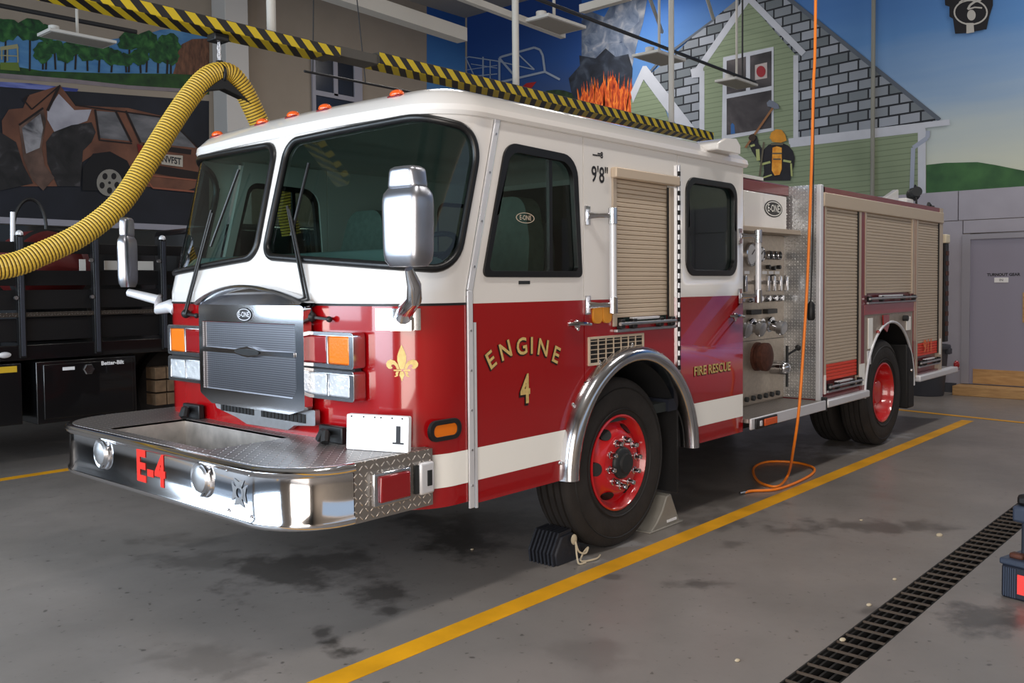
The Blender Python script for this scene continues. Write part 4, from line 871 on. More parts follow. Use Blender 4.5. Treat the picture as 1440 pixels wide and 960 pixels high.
MB().plate([[(1.70-1.04*i/24, 1.528+.093*math.sin(PI*i/24)**.8) for i in range(25)]+[(.67, 1.515), (1.69, 1.515)]], lambda u, v, w_: (GX+.012+(v-1.53)*.55-w_, u, v), .02).build('brow_panel', M['chrome_s'], bw_, smooth=30)
lvx = MB(); lvx.plate([rpoly([(1.60, .99), (1.56, .935), (1.36, .90), (1.25, .87), (.86, .875), (.80, .905), (.62, .92), (.62, 1.0), (.80, .985)], .008, 2)], lambda u, v, w_: (GX-w_+.02, u, v), .03)
lv = lvx.build('lower_grille', M['alu'], ENG, bevel=.003)
for i in range(24):
    y = .70+.034*i
    if abs(y-1.13) < .03: continue
    MB().box(GX+.014, GX+.021, y, y+.024, .925, .972).build('grille_slot', M['black'], lv, smooth=0)
def lights(sgn):
    Y = (lambda y: y) if sgn > 0 else (lambda y: YW-.02-y)
    X = -1.80
    def fm(u, v, w_): return (X-w_-.04, Y(u), v)
    for z0, z1, kinds in ((1.222, 1.402, ('redlens', 'amber')), (1.062, 1.214, ('lamp', 'lamp'))):
        o = rrect(.305, .715, z0, z1, .02, 3); zi0, zi1 = z0+.020, z1-.020
        h1 = rrect(.520, .688, zi0, zi1, .008, 2); h2 = rrect(.340, .508, zi0, zi1, .008, 2)
        bz = MB().plate([o, h1, h2], fm, .075).build('light_bezel', M['chrome_s'], ENG, bevel=.006)
        MB().box(X-.012, X-.004, min(Y(.33), Y(.695)), max(Y(.33), Y(.695)), zi0, zi1).build('light_backing', M['chrome'], bz, smooth=0)
        for (u0, u1), kd in (((.520, .688), kinds[0]), ((.340, .508), kinds[1])):
            MB().box(X-.036, X-.012, min(Y(u0), Y(u1)), max(Y(u0), Y(u1)), zi0, zi1).build({'redlens': 'red_light', 'amber': 'turn_signal', 'lamp': 'headlight'}[kd], M[kd], bz, bevel=.010)
    MB().box(X-.02, X+.02, min(Y(.32), Y(.70)), max(Y(.32), Y(.70)), 1.21, 1.226).build('light_spacer', M['dark'], ENG, smooth=0)
lights(1); lights(-1)
# openings under the cab front with tow eyes
for y in (.50, 1.86):
    MB().box(-1.835, -1.80, y-.09, y+.10, .845, .93).build('tow_opening', M['black'], ENG, bevel=.006)
    MB().tube([(-1.90, y-.04, .86), (-1.88, y-.02, .90), (-1.86, y+.03, .90), (-1.86, y+.06, .86)], .022, 8).build('tow_eye', M['rubber'], ENG)

# bumper ------------------------------------------------------------
BXF, BR, BXS = -2.42, .33, -1.615
def bpath(t, n=0):
    """t: 0..1 front bumper path from the driver's side round to the passenger's side"""
    segs = [(BXF+BR) , ]
    L1 = (BXS-(BXF+BR)); La = BR*PI/2; Lf = YW-2*BR; T = 2*L1+2*La+Lf; s = t*T
    if s < L1 or abs(s-L1) < 1e-9: return Vector((BXS-s-0, -n, 0)) if s < L1 else Vector((BXF+BR, -n, 0))
    s -= L1
    if s <= La: q = s/BR; return Vector((BXF+BR-(BR+n)*math.sin(q), BR-(BR+n)*math.cos(q), 0))
    s -= La
    if s <= Lf: return Vector((BXF-n, BR+s, 0))
    s -= Lf
    if s <= La: q = s/BR; return Vector((BXF+BR-(BR+n)*math.cos(q), YW-BR+(BR+n)*math.sin(q), 0))
    return Vector((BXF+BR+(s-La), YW+n, 0))
_L1 = BXS-(BXF+BR); _T = 2*_L1+PI*BR+YW-2*BR
tA, tB = _L1/_T, 1-_L1/_T
def bsweep(t0, t1, k, prof):
    mb = MB(); L = len(prof)
    for i in range(k+1):
        t = t0+(t1-t0)*i/k
        for n, z in prof:
            p = bpath(t, n); mb.v.append(Vector((p.x, p.y, z)))
    for i in range(k):
        for j in range(L-1): mb.f.append((i*L+j, i*L+j+1, (i+1)*L+j+1, (i+1)*L+j)); mb.m.append(0)
    return mb
BZ0, BZ1 = .572, .845
bm_ = bsweep(tA, tB, 64, [(-.04, BZ0), (.0, BZ0), (.010, BZ0+.012), (.010, BZ0+.03), (0, BZ0+.04), (0, BZ1-.045), (.014, BZ1-.035), (.022, BZ1-.018), (.014, BZ1-.002), (0, BZ1+.002), (-.03, BZ1)]).build('bumper', M['chrome'], ENG, smooth=50)
for t0, t1 in ((0, tA), (tB, 1)):
    bsweep(t0, t1, 6, [(-.04, BZ0), (.003, BZ0), (.003, BZ1), (-.03, BZ1+.001)]).build('bumper_side_plate', M['dp_xz'], bm_, smooth=30)
# lip details: seam lines of the curved corner
outl = [tuple(bpath(i/90, -.02).to_2d()) for i in range(91)]
tray = [(-2.33, .80), (-1.875, .80), (-1.875, 1.86), (-2.33, 1.86)]
MB().plate([outl, tray], lambda u, v, w_: (u, v, BZ1+.002+w_), .012).build('bumper_deck', M['dp_xy'], bm_, smooth=0)
tr_ = MB(); x0, x1, y0, y1 = -2.33, -1.875, .80, 1.86
tr_.add([(x0,y0,BZ1),(x1,y0,BZ1),(x1,y1,BZ1),(x0,y1,BZ1),(x0,y0,.60),(x1,y0,.60),(x1,y1,.60),(x0,y1,.60)], [(0,1,5,4),(1,2,6,5),(2,3,7,6),(3,0,4,7),(4,5,6,7)])
tr_.build('hose_tray', mat('stained_tray_metal', (196, 190, 184), .4, .75, var=.3, vscale=7), bm_, smooth=0)
MB().box(-2.05, -1.62, .06, 2.38, .575, .62).build('bumper_frame', M['dark'], ENG, smooth=0)
for y in (.70, 1.735):
    h = MB().lathe([(.0, .012), (.060, .012), (.078, .020), (.084, .012), (.084, -.02)], (BXF, y, .735), (-1, 0, 0), 28, 0).build('horn_ring', M['chrome_s'], bm_)
    MB().lathe([(0, .035), (.030, .034), (.058, .024), (.066, .012)], (BXF, y, .735), (-1, 0, 0), 28).build('horn_cover', M['alu'], h)
mb = MB(); put_text(mb, 'E-4', .215, lambda u, v, w_: (BXF-.003, 1.205-u*1.0, .712+v), bold=.008, sx=.95, space=1.15); mb.build('lettering', M['e4'], bm_, smooth=0, recalc=False)
# engraved cross emblem near the corner
mb = MB()
def bsurf(s, z, n=.003):
    p = bpath((_L1+PI*BR/2-s)/_T, n) ; return (p.x, p.y, z)
for k in range(4):
    q = k*PI/2
    arm = [(.02, .018), (.062, .045), (.050, .0), (.062, -.045), (.02, -.018)]
    mb.plate([[(a*math.cos(q)-b*math.sin(q), a*math.sin(q)+b*math.cos(q)) for a, b in arm]], lambda u, v, w_: bsurf(-.06+u, .715+v))
mb.plate([[(.036*a, .036*b) for a, b in circ(20)], [(.022*a, .022*b) for a, b in circ(20)]], lambda u, v, w_: bsurf(-.06+u, .715+v, .0045))
mb.build('cross_emblem', M['alu'], bm_, smooth=0, recalc=False)
for u, v in ((-.09, .09), (.09, .09), (-.09, -.09), (.09, -.09)): MB().sphere(bsurf(-.06+u, .715+v, .004), .007, n=8).build('rivet', M['chrome'], bm_)
ml_ = MB().box(-2.0, -1.775, -.030, -.003, .63, .785).build('side_lamp_bezel', M['chrome_s'], bm_, bevel=.008)
MB().box(-1.972, -1.79, -.045, -.028, .648, .770).build('side_lamp_lens', M['redlens'], ml_, bevel=.010)
so = MB().box(-1.715, -1.625, -.030, -.003, .635, .79).build('socket_cover', M['alu_l'], bm_, bevel=.012); MB().box(-1.675, -1.645, -.034, -.029, .675, .75).build('socket_slot', M['hub'], so, bevel=.002); MB().box(-1.74, -1.715, -.018, -.003, .645, .78).build('socket_hinge', M['hub'], so)

# cab interior -------------------------------------------------------
MB().box(1.50, 1.55, .036, YW-.036, .60, 2.47).build('cab_back_wall', M['cabin'], ENG, smooth=0)
MB().box(-1.5, 1.50, .04, YW-.04, .78, .84).build('cab_floor', M['cabin'], ENG, smooth=0)
dsh = MB(); dsh.plate([[(-1.70, 1.05), (-1.30, 1.05), (-1.22, 1.60), (-1.32, 1.76), (-1.58, 1.82), (-1.67, 1.74)]], lambda u, v, w_: (u, .2-w_, v), 2.04); dsh.build('dashboard', mat('dashboard_grey', (120, 138, 138), .7), ENG, bevel=.02)
sw = MB(); c = Vector((-1.12, .62, 1.80)); ax = Vector((-.55, 0, .83)).normalized(); u_, v_ = frame_of(ax)
sw.tube([c+(u_*a+v_*b)*.23 for a, b in circ(32)], .016, 8, closed=True); sw.tube([c+u_*.22, c-u_*.22], .014, 8); sw.tube([c, c-v_*.0+ax*-.35], .03, 8); sw.cyl(c-ax*.02, c+ax*.02, .06, 16); sw.build('steering_wheel', M['black'], ENG)
def seat(x, y):
    b = MB(); b.obox((x, y, 1.28), (.50, .50, .16)); b.obox((x, y, 1.10), (.34, .40, .34)); s = b.build('seat', M['seat'], ENG, bevel=.05, seg=4)
    MB().plate([rpoly([(-.25, 0), (.25, 0), (.24, .55), (.17, .82), (-.17, .82), (-.24, .55)], [.05, .05, .15, .12, .12, .15], 6)], lambda u, v, w_: (x+.20+v*.12-w_, y+u, 1.34+v), .14).build('seat_back', M['seat'], s, bevel=.04, seg=4)
seat(-.78, .55); seat(-.78, 1.86); seat(.95, .55); seat(.95, 1.86)
tn = MB(); tn.plate([[(-1.45, .84), (.55, .84), (.45, 1.42), (-1.2, 1.42)]], lambda u, v, w_: (u, .92-w_, v), .62); tn.build('engine_cover', mat('engine_cover_grey', (84, 92, 92), .8), ENG, bevel=.06, seg=3)

# wheels -------------------------------------------------------------
def tyre_mb(x, yo, wd, r=.525):
    """yo = outer face y; width wd inward"""
    h = wd/2; c = (x, yo+h, r)
    out = [(.285, h-.035), (.30, h-.018), (.36, h-.004), (.42, h), (.465, h-.008), (.495, h-.018), (.512, h-.03), (.521, h-.045)]
    gro = []
    for g in (-.075, -.025, .025, .075): gro += [(r, g+.008), (r-.014, g+.006), (r-.014, g-.006), (r, g-.008)]
    prof = out + [(r, h-.06)] + sorted(gro, key=lambda p: -p[1])[0:0]
    for g in (.075, .025, -.025, -.075): prof += [(r, g+.008), (r-.016, g+.006), (r-.016, g-.006), (r, g-.008)]
    prof += [(r, -h+.06)] + [(a, -b) for a, b in out[::-1]]
    mb = MB(); mb.lathe(prof, c, (0, -1, 0), 72)
    return mb
def wheel(x, yo, wd, front):
    t = tyre_mb(x, yo, wd).build('wheel', M['tyre'], ENG, smooth=40)
    c = (x, yo+.035, .525)
    # side-wall rings
    mb = MB(); mb.lathe([(.325, .028), (.33, .034), (.335, .030)], c, (0, -1, 0), 64); mb.lathe([(.455, .030), (.46, .034), (.466, .026)], c, (0, -1, 0), 64); mb.build('sidewall_rib', M['rubber'], t, smooth=50)
    if front:
        rm = MB().lathe([(.283, .0), (.297, .012), (.297, .022), (.286, .026), (.276, .012), (.266, -.012), (.254, -.030), (.240, -.030), (.205, .008), (.182, .030), (.170, .034), (.08, .034), (.08, .01)], c, (0, -1, 0), 56).build('rim', M['rim'], t, smooth=50)
        for k in range(6):
            a = k*PI/3+.06; r = .220; p = Vector((x+r*math.cos(a), c[1]-.004, .525+r*math.sin(a)))
            Rr = Matrix.Rotation(-a, 3, 'Y'); mb = MB(); mb.lathe([(0, .0), (.032, .0), (.034, -.02)], (0, 0, 0), (0, -1, 0), 20)
            mb.v = [p+Rr @ Vector((v.x*.80, v.y+v.x*.80+.002, v.z*1.3))+Vector((0, 0, 0)) for v in mb.v]; mb.build('hand_hole', M['black'], t)
        hb = MB().lathe([(.098, .03), (.100, .038), (.094, .052), (.080, .060), (.062, .064), (.058, .082), (.0, .085)], c, (0, -1, 0), 32).build('hub', M['hub'], t, smooth=40)
        for k in range(10):
            a = k*PI/5+.15; p = Vector((x+.143*math.cos(a), c[1]-.034, .525+.143*math.sin(a)))
            MB().lathe([(.023, 0), (.023, .012), (.018, .016), (.018, .040), (.013, .054), (0, .058)], p, (0, -1, 0), 10).build('lug_nut', M['chrome'], t, smooth=40)
    else:
        MB().lathe([(.283, .0), (.297, .012), (.297, .022), (.284, .024), (.270, -.01), (.262, -.13), (.235, -.165), (.17, -.15), (.135, -.13), (.125, -.06), (.11, -.035), (.0, -.03)], c, (0, -1, 0), 56).build('rim', M['rim'], t, smooth=50)
        for k in range(10):
            a = k*PI/5+.15; p = Vector((x+.155*math.cos(a), c[1]+.135, .525+.155*math.sin(a)))
            MB().lathe([(.02, 0), (.018, .03), (.0, .034)], p, (0, -1, 0), 8).build('lug_nut', M['rim'], t, smooth=40)
    return t
FX, RX = 0.0, 4.58
wf = wheel(FX, .015, .30, True); wr = wheel(RX, .015, .28, False)
wi = tyre_mb(RX, .34, .28).build('wheel', M['tyre'], ENG, smooth=40)
for wv, cx in ((wf, FX), (wr, RX), (wi, RX)):
    c = copy_tree(wv, ENG); c.rotation_euler.z = PI; c.location.x = 2*(cx-1.9)
mb = MB(); mb.cyl((0, .28, .50), (0, 2.16, .50), .06, 12); mb.build('front_axle', M['dark'], ENG)
mb = MB(); mb.cyl((RX, .28, .525), (RX, 2.16, .525), .10, 14); mb.sphere((RX, 1.22, .525), .24, n=16); mb.build('rear_axle', M['dark'], ENG)
for y in (.80, 1.56): MB().box(-1.6, 6.2, y, y+.09, .60, .82).build('chassis_rail', M['dark'], ENG, smooth=0)
MB().box(.75, 2.9, .5, .78, .36, .62).build('under_tank', M['dark'], ENG, bevel=.03); MB().box(5.4, 6.2, .3, 2.1, .45, .62).build('under_tank', M['dark'], ENG, bevel=.03)
MB().box(-1.3, -.55, .15, 2.3, .50, .60).build('cab_subframe', M['dark'], ENG, smooth=0)

# pump panel bay -----------------------------------------------------
PX0, PX1, PY = 1.62, 2.945, .33
pp = MB().box(PX0, PX1, PY, YW-.33, .60, 2.34).build('pump_housing', M['panel'], ENG, smooth=0)
MB().box(PX0, PX1-.004, PY-.010, PY, .62, 2.03).build('pump_panel', M['panel'], ENG, bevel=.004)
def pfm(x, z, d=0): return lambda u, v, w_: (x+u, PY-.011-d-w_, z+v)
# gauges
for x, z, r in ((2.29, 1.86, .10), (2.46, 1.865, .062), (2.62, 1.86, .038), (2.71, 1.86, .038), (2.80, 1.86, .038), (1.95, 1.86, .10)):
    g = MB().lathe([(0, .018), (r*.84, .018), (r*.9, .032), (r, .026), (r, 0)], (x, PY-.01, z), (0, -1, 0), 24).build('gauge', M['chrome_s'], ENG)
    MB().lathe([(0, .020), (r*.82, .020)], (x, PY-.01, z), (0, -1, 0), 24).build('gauge_face', M['paper'] if r > .05 else M['black'], g, smooth=0)
    MB().bar((x, PY-.033, z), (x+r*.5, PY-.033, z+r*.4), .008, .003, (0, 1, 0)).build('needle', M['black'], g)
for x, z in ((2.60, 1.76), (2.70, 1.75), (2.80, 1.76), (2.69, 1.665)):
    MB().cyl((x, PY-.01, z), (x, PY-.045, z), .018 if z > 1.7 else .032, 12).build('switch_knob', M['black'], ENG, bevel=.003)
for x in (1.85, 2.05, 2.24, 2.45, 2.56, 2.68, 2.80):
    l = MB(); l.cyl((x, PY-.01, 1.63), (x, PY-.09, 1.63), .016, 10); l.bar((x, PY-.095, 1.555), (x, PY-.095, 1.685), .034, .03, (0, 1, 0)); l.build('pull_handle', M['chrome_s'], ENG, bevel=.006)
    MB().box(x-.042, x+.042, PY-.014, PY-.01, 1.70, 1.725).build('name_tag', M['paper'], ENG, smooth=0)
for x in (1.9, 2.1, 2.27, 2.43, 2.57, 2.70, 2.82):
    MB().lathe([(0, .05), (.022, .05), (.030, .03), (.032, .0)], (x, PY-.01, 1.495), (0, -1, 0), 14).build('gauge', M['chrome_s'], ENG)
for x in (2.0, 2.32, 2.62): MB().box(x-.09, x+.09, PY-.06, PY-.01, 1.365, 1.405).build('crosslay_slot', M['black'], ENG, bevel=.004)
def port(x, z, r, L, mt, cap, tilt=-.25):
    d = Vector((0, -1, tilt)).normalized(); p = Vector((x, PY-.01, z))
    m_ = MB(); m_.lathe([(r*1.25, 0), (r*1.25, .015), (r*.85, .02), (r*.85, L*.6), (r, L*.6)], p, d, 24); o = m_.build('discharge_port', mt, ENG)
    mb = MB(); mb.lathe([(r, L*.6), (r*1.06, L*.62), (r*1.06, L*.95), (r*.9, L), (0, L)], p, d, 24)
    for k in range(3):
        q = k*2*PI/3; mb.sphere(p+d*L*.8+Vector((math.cos(q)*r*1.15, 0, math.sin(q)*r*1.15)), r*.18, n=8)
    mb.build('port_cap', cap, o)
port(2.06, 1.27, .055, .12, M['chrome_s'], M['alu']); port(2.31, 1.27, .055, .12, M['chrome_s'], M['alu']); port(2.66, 1.27, .055, .14, M['chrome_s'], M['alu'])
MB().cyl((2.50, PY-.01, 1.28), (2.50, PY-.03, 1.28), .045, 20).build('panel_disc', M['chrome_s'], ENG)
sc_ = MB().lathe([(.120, 0), (.120, .02), (.10, .025), (.10, .055)], (2.42, PY-.01, 1.01), (0, -1, 0), 36).build('suction_inlet', M['rust'], ENG)
mb = MB(); mb.lathe([(.112, .05), (.118, .055), (.118, .095), (.09, .11), (.03, .115), (0, .115)], (2.42, PY-.01, 1.01), (0, -1, 0), 36); mb.build('suction_cap', M['rust'], sc_)
mb = MB(); mb.cyl((2.70, PY-.01, .90), (2.70, PY-.11, .90), .06, 24); mb.sphere((2.70, PY-.12, .90), .06, n=16); vlv = mb.build('valve_body', M['chrome_s'], ENG)
MB().bar((2.70, PY-.15, .74), (2.70, PY-.15, 1.09), .022, .016, (0, 1, 0)).build('valve_bar', M['hub'], vlv); mb = MB(); mb.tube([(2.70, PY-.15, 1.01), (2.84, PY-.18, 1.06)], .010, 8); mb.sphere((2.85, PY-.18, 1.065), .026, n=10); mb.build('valve_lever', M['black'], vlv)
mb = MB().box(2.04, 2.86, PY-.014, PY-.01, .63, .70).build('label_strip', M['panel'], ENG, smooth=0)
for i in range(7): MB().cyl((2.10+.115*i, PY-.013, .67), (2.10+.115*i, PY-.04, .67), .022, 12).build('drain_knob', M['hub'], ENG, bevel=.003)
MB().box(PX0, PX1, PY-.012, PY-.009, 1.145, 1.15).build('panel_joint', M['black'], ENG, smooth=0)
# cross bay above the panel
MB().box(1.62, 2.99, PY-.16, PY, 2.035, 2.075).build('panel_shelf', M['tan_d'], ENG, bevel=.004)
ub = MB().box(2.10, 2.88, PY-.06, PY, 2.08, 2.37).build('upper_panel', M['white'], ENG, bevel=.008)
logo(ub, lambda u, v, w_: (2.62+u, PY-.062-w_, 2.25+v), .17, .072, .085, M['black'], M['stripe'])
MB().box(PX0, PX1, PY-.05, YW-.3, 2.375, 2.47).build('crosslay_cover', M['maroon'], ENG, bevel=.01)
MB().box(PX0, PX1, PY-.02, PY+.05, 2.34, 2.385).build('cover_ledge', M['alu'], ENG, smooth=0)
MB().box(2.885, 2.94, PY-.02, PY, 2.08, 2.37).build('red_edge', M['maroon'], ENG, smooth=0)
MB().box(1.9, 2.45, PY-.055, PY+.3, 2.47, 2.50).build('white_hatch', M['white'], ENG, bevel=.004)
# running board
rb = MB().box(1.57, 2.93, -.045, PY, .585, .612).build('running_board', M['dp_xy'], ENG, smooth=0)
MB().box(1.57, 2.94, -.062, -.042, .535, .618).build('board_edge', M['alu_l'], rb, bevel=.006)
sl = MB().box(1.62, 1.97, -.080, -.062, .535, .612).build('step_lamp', M['black'], ENG, bevel=.006); MB().box(1.74, 1.95, -.090, -.078, .548, .600).build('step_lamp_lens', M['amber2'], sl, bevel=.004); MB().box(1.67, 1.70, -.088, -.078, .555, .595).build('step_lamp_reflector', M['alu_l'], sl, bevel=.003)

# rear body ------------------------------------------------------------
BX0, BX1, BZT = 2.95, 6.32, 2.445
body_ = MB(); body_.box(BX0+.01, BX1, .035, YW-.035, 1.26, BZT-.02); body_.box(BX0+.01, 3.94, .035, YW-.035, .62, 1.26); body_.box(5.40, BX1, .035, YW-.035, .62, 1.26)
body_.build('body_shell', M['maroon'], ENG, smooth=0)
MB().box(BX0-.012, BX0+.01, .0, YW, .62, BZT+.015).build('body_front_plate', M['dp_yz'], ENG, smooth=0)
MB().box(BX0-.016, BX0+.045, -.012, .035, .53, BZT+.015).build('corner_post', M['alu_l'], ENG, bevel=.01)
MB().box(BX0+.045, 3.03, -.004, .035, .66, BZT).build('red_edge', M['maroon'], ENG, smooth=0)
MB().box(3.0, BX1, -.004, .035, 2.395, BZT).build('body_top_rail', M['maroon'], ENG, bevel=.003)
MB().box(BX0+.01, BX1, .0, YW, BZT-.02, BZT).build('body_top', M['alu'], ENG, smooth=0)
MB().box(3.0, BX1, -.020, .03, 2.275, 2.396).build('shutter_header', M['tan_b'], ENG, bevel=.008)
shutter(3.065, 3.80, .765, 2.275, 52, M['tan_b'], .004, red=5)
MB().box(3.035, 3.062, -.010, .03, .66, 2.275).build('shutter_guide', M['tan_d'], ENG, smooth=0)
MB().box(3.80, 3.822, -.006, .03, .76, 2.275).build('shutter_seal', M['gasket'], ENG, smooth=0)
MB().box(3.822, 3.865, -.010, .03, .66, 2.275).build('shutter_guide', M['tan_d'], ENG, smooth=0)
MB().box(3.865, 3.965, -.004, .03, .60, 2.275).build('red_post', M['maroon'], ENG, smooth=0)
MB().box(3.03, 3.06, -.012, -.004, S0+.02, S1+.02).build('white_mark', M['stripe'], ENG, smooth=0)
MB().box(3.83, 3.96, -.014, -.004, .66, .86).build('white_mark', M['stripe'], ENG, smooth=0)
shutter(4.0, 5.30, 1.515, 2.275, 26, M['tan_b'], .004)
MB().box(3.965, 3.998, -.010, .03, 1.50, 2.275).build('shutter_guide', M['tan_d'], ENG, smooth=0)
MB().box(5.30, 5.34, -.010, .03, 1.50, 2.275).build('shutter_guide', M['tan_d'], ENG, smooth=0)
MB().box(5.34, 5.42, -.004, .03, .60, 2.275).build('red_post', M['maroon'], ENG, smooth=0)
MB().box(5.37, 5.385, -.010, -.003, .80, 2.275).build('red_post_moulding', M['tan_d'], ENG, smooth=0)
MB().box(5.42, 5.475, -.010, .03, .60, 2.275).build('shutter_guide', M['tan_d'], ENG, smooth=0)
latch(4.0, 5.36, 1.415, 1.50); latch(3.07, 3.86, .665, .755); latch(5.50, 6.22, .70, .79)
MB().box(3.965, 5.42, -.006, .03, 1.315, 1.41).build('red_beam', M['red'], ENG, smooth=0)
r3 = shutter(5.48, 6.19, .82, 2.275, 52, M['tan_b'], .004, red=5)
mb = MB(); put_text(mb, '911', .19, lambda u, v, w_: (5.83+u, -.010-w_, .915+v), bold=.006, sx=1.1); mb.build('lettering', mat('faded_tape_print', (236, 120, 70), .5), ENG, smooth=0, recalc=False)
MB().box(6.19, 6.215, -.006, .03, .82, 2.275).build('shutter_seal', M['gasket'], ENG, smooth=0)
MB().box(6.215, BX1, -.010, .035, .60, 2.445).build('rear_post', M['tan_d'], ENG, smooth=0)
MB().box(6.225, 6.275, -.014, -.010, .80, .98).build('white_mark', M['stripe'], ENG, smooth=0)
# rear wheel panel with its arch
RA, RZc, RR = 4.66, .53, .70
def arch2(r, n=30, a0=0, a1=PI): return [(RA+r*math.cos(a0+(a1-a0)*i/n), RZc+r*math.sin(a0+(a1-a0)*i/n)) for i in range(n+1)]
MB().plate([[(3.965, .60), (RA-math.sqrt(RR*RR-.0049), .60)]+[p_ for p_ in arch2(RR)[::-1] if p_[1] > .601]+[(RA+math.sqrt(RR*RR-.0049), .60), (5.42, .60), (5.42, 1.315), (3.965, 1.315)]], side, .03).build('wheel_panel', M['panel'], ENG, smooth=30)
mb = MB()
for i, (r, yy) in enumerate([(0, 0)]):
    pa = arch2(RR-.004); mb.tube([(x, -.012, z) for x, z in pa], .014, 8)
mb.build('arch_moulding', M['alu_l'], ENG, smooth=50)
mb = MB(); L = 3; n = 30
for i in range(n+1):
    t = PI*i/n
    for r, yy in ((RR-.01, .0), (RR-.01, .12), (RR-.05, .75)): mb.v.append(Vector((RA+r*math.cos(t), yy, RZc+r*math.sin(t))))
for i in range(n):
    for j in range(2): mb.f.append((i*3+j, i*3+j+1, (i+1)*3+j+1, (i+1)*3+j)); mb.m.append(0)
mb.build('wheel_well', M['rubber'], ENG, smooth=50)
fl_ = MB()                                                             # black splash guard behind the rear wheel
fl_.add([(5.14, -.02, .98), (5.34, -.02, .86), (5.36, -.02, .30), (5.16, -.02, .30), (5.14, .62, .98), (5.34, .62, .86), (5.36, .62, .30), (5.16, .62, .30)], [(0, 1, 2, 3), (4, 7, 6, 5), (0, 4, 5, 1), (1, 5, 6, 2), (2, 6, 7, 3), (3, 7, 4, 0)])
fl_.build('mud_flap', M['rubber'], ENG, bevel=.02)
MB().sphere((5.24, -.022, .70), .018, n=8).build('flap_bolt', M['chrome'], ENG)
MB().box(4.06, 4.17, -.010, 0, .99, 1.28).build('white_plate', M['stripe'], ENG, bevel=.002); MB().box(4.04, 4.13, -.010, 0, .84, .97).build('white_plate', M['alu_l'], ENG, bevel=.002); MB().box(5.13, 5.26, -.010, 0, 1.12, 1.26).build('white_plate', M['stripe'], ENG, bevel=.002)
MB().plate([[(4.42, 1.30), (4.58, 1.30), (4.59, 1.20), (4.53, 1.13), (4.44, 1.17)]], lambda u, v, w_: (u, -.02-w_, v), .012).build('red_tag', M['red'], ENG); MB().sphere((4.30, -.012, 1.14), .018, n=8).build('red_button', M['red'], ENG); MB().cyl((5.05, 0, 1.25), (5.05, -.05, 1.25), .03, 12).build('fuel_cap', M['hub'], ENG, bevel=.004)
MB().box(5.342, 5.425, -.008, .0, .80, 1.0).build('red_panel', M['maroon'], ENG, smooth=0)
# rub rails and rear step
MB().box(3.0, 3.97, -.060, .03, .545, .612).build('rub_rail', M['alu_l'], ENG, bevel=.012); MB().box(5.43, 6.78, -.060, .03, .560, .625).build('rub_rail', M['alu_l'], ENG, bevel=.012)
MB().box(BX0, 3.94, .0, YW, .60, .64).build('body_sill', M['maroon'], ENG, smooth=0); MB().box(5.42, BX1, .0, YW, .60, .64).build('body_sill', M['maroon'], ENG, smooth=0); MB().box(2.955, 3.0, -.05, 0, .52, .64).build('rail_bracket', M['hub'], ENG, bevel=.004)
MB().box(BX1, 6.80, -.02, YW+.02, .565, .62).build('rear_step', M['dp_xy'], ENG, smooth=0)
MB().sphere((6.82, -.03, .645), .05, (1, .7, 1), 12).build('rear_step_lamp', M['redlens'], ENG); MB().box(6.76, 6.86, -.055, -.01, .585, .60).build('lamp_bracket', M['redlens'], ENG)
pst = MB().box(6.42, 6.55, -.01, .07, .93, 2.06).build('rear_upright', M['black'], ENG, bevel=.008); MB().box(6.41, 6.56, -.02, .09, 2.06, 2.16).build('rear_lamp', mat('cream_lamp', (226, 214, 186), .4), pst, bevel=.01)
for i in range(9): MB().box(6.44, 6.53, -.018, -.01, 1.0+.115*i, 1.05+.115*i).build('upright_clip', M['rust'], pst, smooth=0)
# on top of the body
MB().plate([[(4.92, 2.445), (5.36, 2.445), (5.36, 2.60), (5.33, 2.60), (4.92, 2.47)]], lambda u, v, w_: (u, .16-w_, v), .05).build('white_gusset', M['white'], ENG, bevel=.003)
mb = MB(); mb.box(5.62, 5.86, .16, .40, 2.445, 2.535); tl = mb.build('top_lamp_base', M['white'], ENG, bevel=.02)
mb = MB(); mb.sphere((6.02, .22, 2.60), .075, n=16); mb.cyl((6.02, .22, 2.60), (5.90, .14, 2.62), .055, 16); mb.build('top_spot_lamp', M['hub'], tl); MB().tube([(5.94, .16, 2.46), (5.92, .16, 2.64), (6.02, .2, 2.70), (6.10, .26, 2.47)], .012, 8).build('lamp_yoke', M['black'], tl)
mb = MB(); mb.tube([(6.14, .10, 2.45), (6.17, .1, 2.50), (6.25, .12, 2.50), (6.30, .1, 2.45)], .018, 8); mb.box(6.18, 6.31, .08, .14, 2.445, 2.48); mb.build('top_cleat', M['black'], ENG)

# ------------------------------------------------------------------ board leaning on the bumper
nb = thing('number_board', (-1.82, .17, .849), 'white board marked 1 standing on the bumper deck against the cab', 'board')
a0 = at('z', .849, 487, 631); a1 = at('z', .849, 574, 637); dv = (a1-a0); L_ = dv.length; dv.normalize(); nv = Vector((dv.y, -dv.x, 0)); 
if nv.dot(CAM-a0) < 0: nv = -nv
def nfm(u, v, w_): return a0+dv*u-nv*.010*v/.17+nv*w_+Vector((0, 0, v))
MB().plate([rrect(0, L_, 0, .168, .008, 3)], nfm, .028).build('board', M['paper'], nb, bevel=.003)
mb = MB(); put_text(mb, '1', .095, lambda u, v, w_: nfm(L_*.84+u, .080+v, .001), bold=.006, sx=1.1); mb.add([nfm(L_*.84-.03, .038, .001), nfm(L_*.84+.03, .038, .001), nfm(L_*.84+.03, .046, .001), nfm(L_*.84-.03, .046, .001)], [(0, 1, 2, 3)])
mb.build('number', M['ink'], nb, smooth=0, recalc=False)
for t in (.08, .28, .46, .56, .74, .9): MB().sphere(nfm(L_*t, .158, .001), .004, n=6).build('punched_hole', M['ink'], nb)

